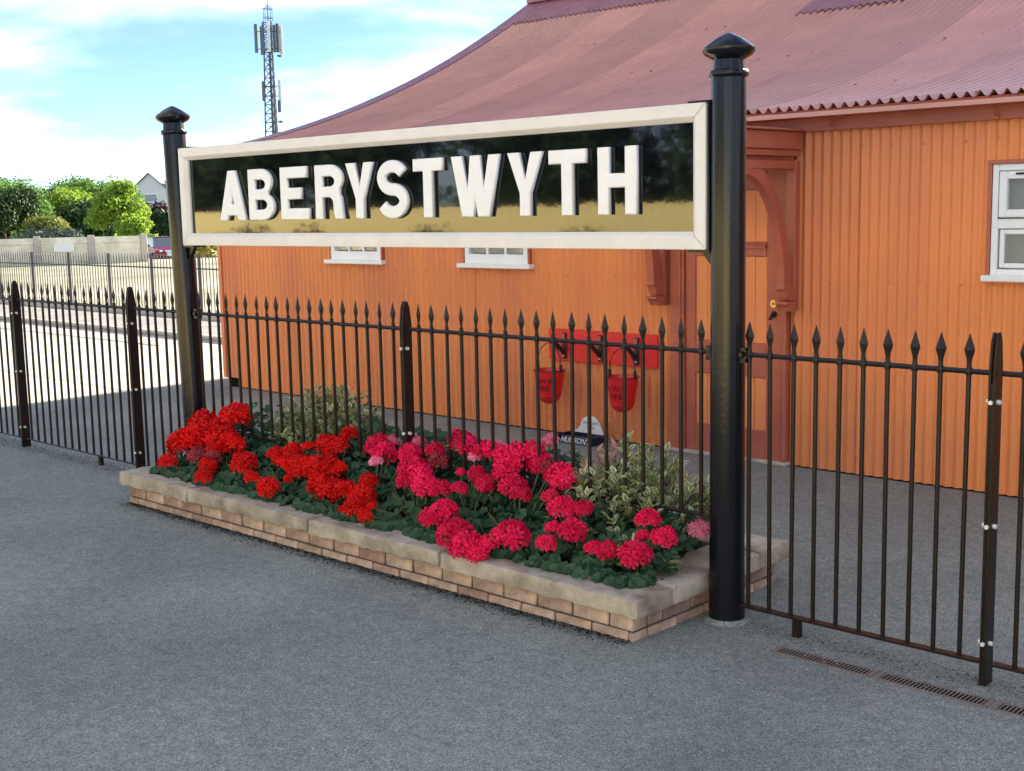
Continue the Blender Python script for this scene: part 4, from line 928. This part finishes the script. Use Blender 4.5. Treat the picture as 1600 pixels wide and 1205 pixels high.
# ------------------------------------------------------------------ trees and shrubs behind
def leafcloud(mb, blobs, n, size, rnd):
    tot_ = sum(b[3]**2 for b in blobs)
    for (bx, by, bz, br) in blobs:
        for i in range(int(n*br*br/tot_)):
            d = Vector((rnd.gauss(0, 1), rnd.gauss(0, 1), rnd.gauss(0, 1))).normalized(); q = rnd.random()**.38
            c = Vector((bx, by, bz))+Vector((d.x, d.y, d.z*.8))*br*q*(1+.35*noise.noise((d.x*2.2+bx, d.y*2.2+by, d.z*2.2+bz)))
            nr = (d+Vector((rnd.gauss(0, .6), rnd.gauss(0, .6), rnd.gauss(0, .6)+.3))).normalized(); a = Vector((0, 0, 1)) if abs(nr.z) < .9 else Vector((1, 0, 0))
            u = nr.cross(a).normalized(); w = nr.cross(u); t = rnd.uniform(0, 6.28); u, w = u*math.cos(t)+w*math.sin(t), w*math.cos(t)-u*math.sin(t); s = size*rnd.uniform(.6, 1.35)
            mb.add([c-u*s, c+w*s*.5+nr*s*.12, c+u*s, c-w*s*.5+nr*s*.12], [(0, 1, 2), (0, 2, 3)])
TM = {'bright': leafmat('leaf_bright', (.26, .36, .05), (.16, .28, .035), .5), 'mid': leafmat('leaf_mid', (.075, .17, .03), (.12, .22, .04), .45), 'dark': leafmat('leaf_dark', (.02, .045, .015), (.035, .07, .02), .25), 'rust': leafmat('leaf_rust', (.20, .19, .045), (.15, .20, .045), .45), 'purple': leafmat('leaf_purple', (.035, .02, .028), (.05, .03, .035), .25), 'blue': leafmat('leaf_blue', (.03, .055, .055), (.05, .075, .075), .25), 'gold': leafmat('leaf_gold', (.38, .33, .07), (.28, .27, .06), .5)}
def tree(px_, d, h, w, m, label, n=4200, leaf=.22, low=.25, cat='tree', name='tree', group=None, seed=0):
    p = bearing(px_, d); z0 = gzp(p.x, p.y)-.05; rnd = random.Random(seed+int(px_*7+d)); o = thing(name, (p.x, p.y, z0), label, cat, group)
    blobs = []; nb_ = 13
    for i in range(nb_):
        a = rnd.uniform(0, 6.28); q = rnd.random()**.5*.62; zf = low+(1-low)*rnd.uniform(.22, .86)
        br = w*rnd.uniform(.16, .27); zc = z0+h*zf; zc = min(zc, z0+h-br*.8); zc = max(zc, z0+h*low*.7+br*.6) if low > .02 else max(zc, z0+br*.7)
        sq = 1-.45*max(0, zf-.55)/.4
        blobs.append((p.x+w*.62*q*math.cos(a)*sq, p.y+w*.62*q*math.sin(a)*sq, zc, br))
    blobs.append((p.x, p.y, z0+h-w*.2, w*.2))
    f = MB(); leafcloud(f, blobs, n, leaf, rnd); part('crown', f, TM[m], o)
    tr_ = MB(); tr_.tube([(p.x, p.y, z0-.3), (p.x+.05, p.y, z0+h*.25), (p.x, p.y, z0+h*.55)], [h*.03, h*.022, h*.012], 8)
    for b in blobs[::2]: tr_.tube([(p.x, p.y, z0+h*rnd.uniform(.18, .4)), ((p.x+b[0])/2, (p.y+b[1])/2, (z0+h*.3+b[2])/2), b[:3]], [h*.012, h*.008, h*.004], 5)
    part('trunk', tr_, M['bark'], o)
G = 'trees behind the concrete wall'
for k, (px_, d, h, w, m, lab) in enumerate(((-30, 122, 8.0, 9, 'mid', 'mid green tree at the outer end of the tree belt'), (12, 138, 8.6, 10, 'mid', 'broad green tree behind the dark trunked one'),
        (5, 108, 6.6, 6, 'dark', 'dark green tree with a shaded trunk beyond the concrete wall'), (62, 142, 8.8, 11, 'mid', 'broad green tree forming the back of the tree belt'),
        (108, 146, 9.0, 9.5, 'mid', 'tall round green tree behind the sunlit yellow green one'), (100, 116, 6.6, 5.6, 'bright', 'sunlit yellow green tree in the middle of the belt'),
        (46, 112, 6.2, 6, 'mid', 'green tree leaning over the small olive tree'), (70, 98, 3.7, 3.6, 'rust', 'small olive yellow tree in front of the tree belt'),
        (150, 134, 8.6, 7.5, 'mid', 'green tree with a thin leafy top near the house'), (178, 142, 8.4, 6.5, 'mid', 'green tree between the house and the thin topped tree'),
        (140, 104, 5.2, 6.0, 'dark', 'very dark spreading tree next to the bright lime tree'))):
    tree(px_, d, h*.83, w*1.08, m, lab, group=G, n=8000, leaf=.16, low=.06, seed=k)
tree(192, 92, 5.5, 4.6, 'bright', 'bright lime green tree in front of the grey house', n=7000, leaf=.15)
tree(212, 86, 3.0, 2.6, 'bright', 'low lime green bush beside the bright lime tree', low=.05, name='bush', cat='bush', n=1800, leaf=.15)
tree(75, 84, 2.35, 5.0, 'blue', 'dark blue green rounded bush above the concrete wall', low=.02, name='bush', cat='bush', n=3600, leaf=.12)
tree(40, 110, 2.8, 3.4, 'bright', 'pale green bush beside the dark rounded bush', low=.02, name='bush', cat='bush', n=1500, leaf=.16)
tree(232, 150, 4.6, 6.0, 'purple', 'purple leaved tree in front of the grey gable', n=3600)
tree(264, 120, 3.4, 3.6, 'dark', 'dark conifer like tree beside the far sign post', n=3000, low=.05)
tree(326, 62, 1.75, 2.2, 'gold', 'golden shrub between the far sign post and the building', low=.02, name='bush', cat='bush', n=1800, leaf=.10)
tree(300, 66, 1.6, 1.9, 'gold', 'smaller golden shrub beside the parked car', low=.02, name='bush', cat='bush', n=1500, leaf=.10)

# ------------------------------------------------------------------ house
hp = bearing(236, 205); yaw = math.atan2(hp.y, hp.x)-math.pi/2
hs = thing('house', (hp.x, hp.y, -.9), 'pale grey rendered house with slate gable roof behind the trees', 'house'); hs.rotation_euler = (0, 0, yaw-.30); keep = WL[hs.name]; WL[hs.name] = Vector()
part('wall', MB().prism([(-2.6, 0), (2.6, 0), (2.6, 7.2), (0, 9.35), (-2.6, 7.2)], 0, 9, 'y'), M['render'], hs)
rf = MB()
for s in (-1, 1): rf.add([(s*3.0, -.35, 6.95), (0, -.35, 9.6), (0, 9.3, 9.6), (s*3.0, 9.3, 6.95), (s*3.0, -.35, 6.8), (0, -.35, 9.42), (0, 9.3, 9.42), (s*3.0, 9.3, 6.8)], [(0, 1, 2, 3), (4, 7, 6, 5), (0, 4, 5, 1), (3, 2, 6, 7), (0, 3, 7, 4)])
part('roof', rf, M['slate'], hs)
w = part('window', MB().box(-1.0, 1.2, -.06, .02, 5.0, 6.3), M['white'], hs); part('pane', MB().box(-.9, 1.1, -.09, -.062, 5.1, 6.2), M['carglass'], w)
part('side_wing', MB().box(2.602, 9, 1, 8, 0, 6.4), M['render'], hs)
part('side_roof', MB().prism([(.6, 6.4), (8.4, 6.4), (4.5, 9.0)], 2.4, 9.3, 'x'), M['slate'], hs)
dm = part('dormer', MB().box(2.9, 6.6, .1, 3.0, 4.9, 8.3), M['white'], hs); part('pane', MB().box(4.4, 6.2, .07, .099, 5.6, 7.6), M['carglass'], dm)
WL[hs.name] = keep

# ------------------------------------------------------------------ telecom mast
mp_ = bearing(433, 116); mt = thing('telecom_mast', (mp_.x, mp_.y, -.9), 'grey lattice telecom mast with antenna panels behind the station roof', 'mast')
keep = WL[mt.name]; WL[mt.name] = Vector(); HT = 19.2
def legp(k, z): r = .92-.46*min(1, z/15.5); t = math.radians(90+120*k+20); return Vector((r*math.cos(t), r*math.sin(t), z))
for k in range(3): part('leg', MB().tube([legp(k, 0), legp(k, 8), legp(k, 15.5), legp(k, 18.2)], .07, 6), M['galv'], mt)
br = MB(); z = 0
while z < 18:
    s = .72 if z < 15 else .6
    for k in range(3):
        a, b = legp(k, z), legp((k+1) % 3, min(z+s, 18.2)); br.tube([a, b], .032, 4); br.tube([legp(k, min(z+s, 18.2)), legp((k+1) % 3, min(z+s, 18.2))], .028, 4)
        br.tube([legp((k+1) % 3, z), legp(k, min(z+s, 18.2))], .022, 4)
    z += s
o = part('bracing', br, M['galv'], mt); o['kind'] = 'stuff'
mt.scale = (1.05, 1.05, 1.08)
part('cable_ladder', MB().box(-.12, .12, -.04, .04, 0, 17.5), M['galv'], mt)
part('cable_bundle', MB().tube([(.18, .1, 0), (.16, .1, 9), (.2, .1, 13.5)], .06, 6), M['galv'], mt)
part('top_cage', MB().tube([(.42*math.cos(2*math.pi*k/16), .42*math.sin(2*math.pi*k/16), 19.2) for k in range(17)], .03, 5).tube([(.42*math.cos(2*math.pi*k/16), .42*math.sin(2*math.pi*k/16), 18.5) for k in range(17)], .03, 5), M['galv'], mt)
for k in range(4): t = k*1.57+.4; part('cage_bar', MB().tube([(.42*math.cos(t), .42*math.sin(t), 18.2), (.42*math.cos(t), .42*math.sin(t), 19.2), (0, 0, 19.5)], .025, 5), M['galv'], mt)
part('lightning_rod', MB().tube([(0, 0, 18.2), (0, 0, 20.2), (0, 0, 21.6)], [.05, .03, .012], 6), M['galv'], mt)
rg, fw_ = Vector((cr.x, cr.y, 0)).normalized(), Vector((cf.x, cf.y, 0)).normalized()
for s, (dx, dy, z0, z1, wdt, mm) in enumerate(((-1.05, -.2, 15.7, 18.0, .13, 'galv'), (-.72, .5, 15.6, 17.9, .10, 'galv'), (-.38, -.5, 15.7, 17.9, .11, 'galv'), (.10, -.65, 15.7, 18.1, .13, 'panelw'), (.52, -.3, 15.7, 17.9, .10, 'galv'), (.78, -.2, 15.7, 18.0, .13, 'galv'), (.98, .3, 15.6, 17.9, .14, 'panelw'), (-.62, -.3, 11.8, 13.4, .10, 'galv'), (.78, -.2, 11.9, 13.5, .15, 'panelw'), (.62, .1, 10.9, 11.9, .14, 'galv'))):
    c = rg*dx+fw_*dy; part('antenna_panel', MB().box(c.x-wdt, c.x+wdt, c.y-.09, c.y+.09, z0, z1), M[mm], mt, bevel=.02)
arm = MB()
for z in (16.0, 17.4):
    for dx, dy in ((-1.05, -.2), (-.72, .5), (-.38, -.5), (.10, -.65), (.78, -.2), (.98, .3)): c = rg*dx+fw_*dy; arm.tube([(0, 0, z), (c.x, c.y, z)], .035, 5)
for z in (12.2, 13.0):
    for dx, dy in ((-.62, -.3), (.78, -.2)): c = rg*dx+fw_*dy; arm.tube([(0, 0, z), (c.x, c.y, z)], .035, 5)
part('antenna_arms', arm, M['galv'], mt)
for dx, z in ((.75, 10.1), (.68, 9.2), (.9, 15.4)): c = rg*dx-fw_*.35; part('dish', MB().lathe((c.x, c.y, z), [(.05, -.1), (.22, -.05), (.24, .05), (.05, .1)], 10), M['galv'], mt)
WL[mt.name] = keep

# ------------------------------------------------------------------ unseen additions behind the camera, for the sign's reflection and bounce light
bw = thing('bounce_fence', (-10, -5.6, 0), 'added cream boarded fence behind the camera, bouncing sunlight onto the facade and sign', 'fence')  # invented fence: bounces sun onto the facade and tints the sign's reflection
bmesh_ = MB().box(0, .195, -.02, .02, 0, 1.92).mesh('board', M['bouncewall'])
for k in range(210): inst('board', bmesh_, (-36+k*.2, -5.6, -.03), bw)
for z in (.4, 1.5): part('rail', MB().box(-36, 6, -5.68, -5.625, z, z+.1), M['bouncewall'], bw)

def reflection_tree(x, y, h, w, k):  # row added so the sign reflects dark above the fence
    rnd = random.Random(900+k); o = thing('tree', (x, y, -.03), 'unseen dark tree added for the sign reflection behind the bounce fence, %s from its far end' % ORD[k], 'tree', 'trees added behind the bounce fence')
    blobs = [(x+rnd.uniform(-.3, .3)*w, y+rnd.uniform(-.3, .3)*w, h*rnd.uniform(.25, .8), w*rnd.uniform(.2, .3)) for _ in range(12)]
    f = MB(); leafcloud(f, blobs, 2600, .2, rnd); part('crown', f, TM['dark'], o)
    part('trunk', MB().tube([(x, y, -.2), (x, y, h*.6)], [h*.03, h*.012], 8), M['bark'], o)
for k in range(11): reflection_tree(-46+k*4.3, -15-(k % 3)*1.2, 4.6+(k*37 % 5)*.35, 5.8, k)

for k in range(9):  # bushes added to put dark patches low in the sign's reflection
    x = -26+k*2.75+(k*53 % 7)*.13; h = 1.78+(k*29 % 5)*.06; w = 1.2+(k*17 % 4)*.25; rnd = random.Random(700+k)
    o = thing('reflection_bush', (x, -4.75, 0), 'unseen dark bush added for the sign reflection against the bounce fence, %s from its far end' % ORD[k], 'bush', 'bushes added along the bounce fence')
    blobs = [(x+rnd.uniform(-.5, .5)*w, -4.75+rnd.uniform(-.15, .15), h*rnd.uniform(.25, .72), .4) for _ in range(7)]
    f = MB(); leafcloud(f, blobs, 1500, .06, rnd); part('foliage', f, TM['dark'], o); part('stem', MB().tube([(x, -4.75, -.02), (x, -4.75, h*.5)], [.04, .02], 6), M['bark'], o)
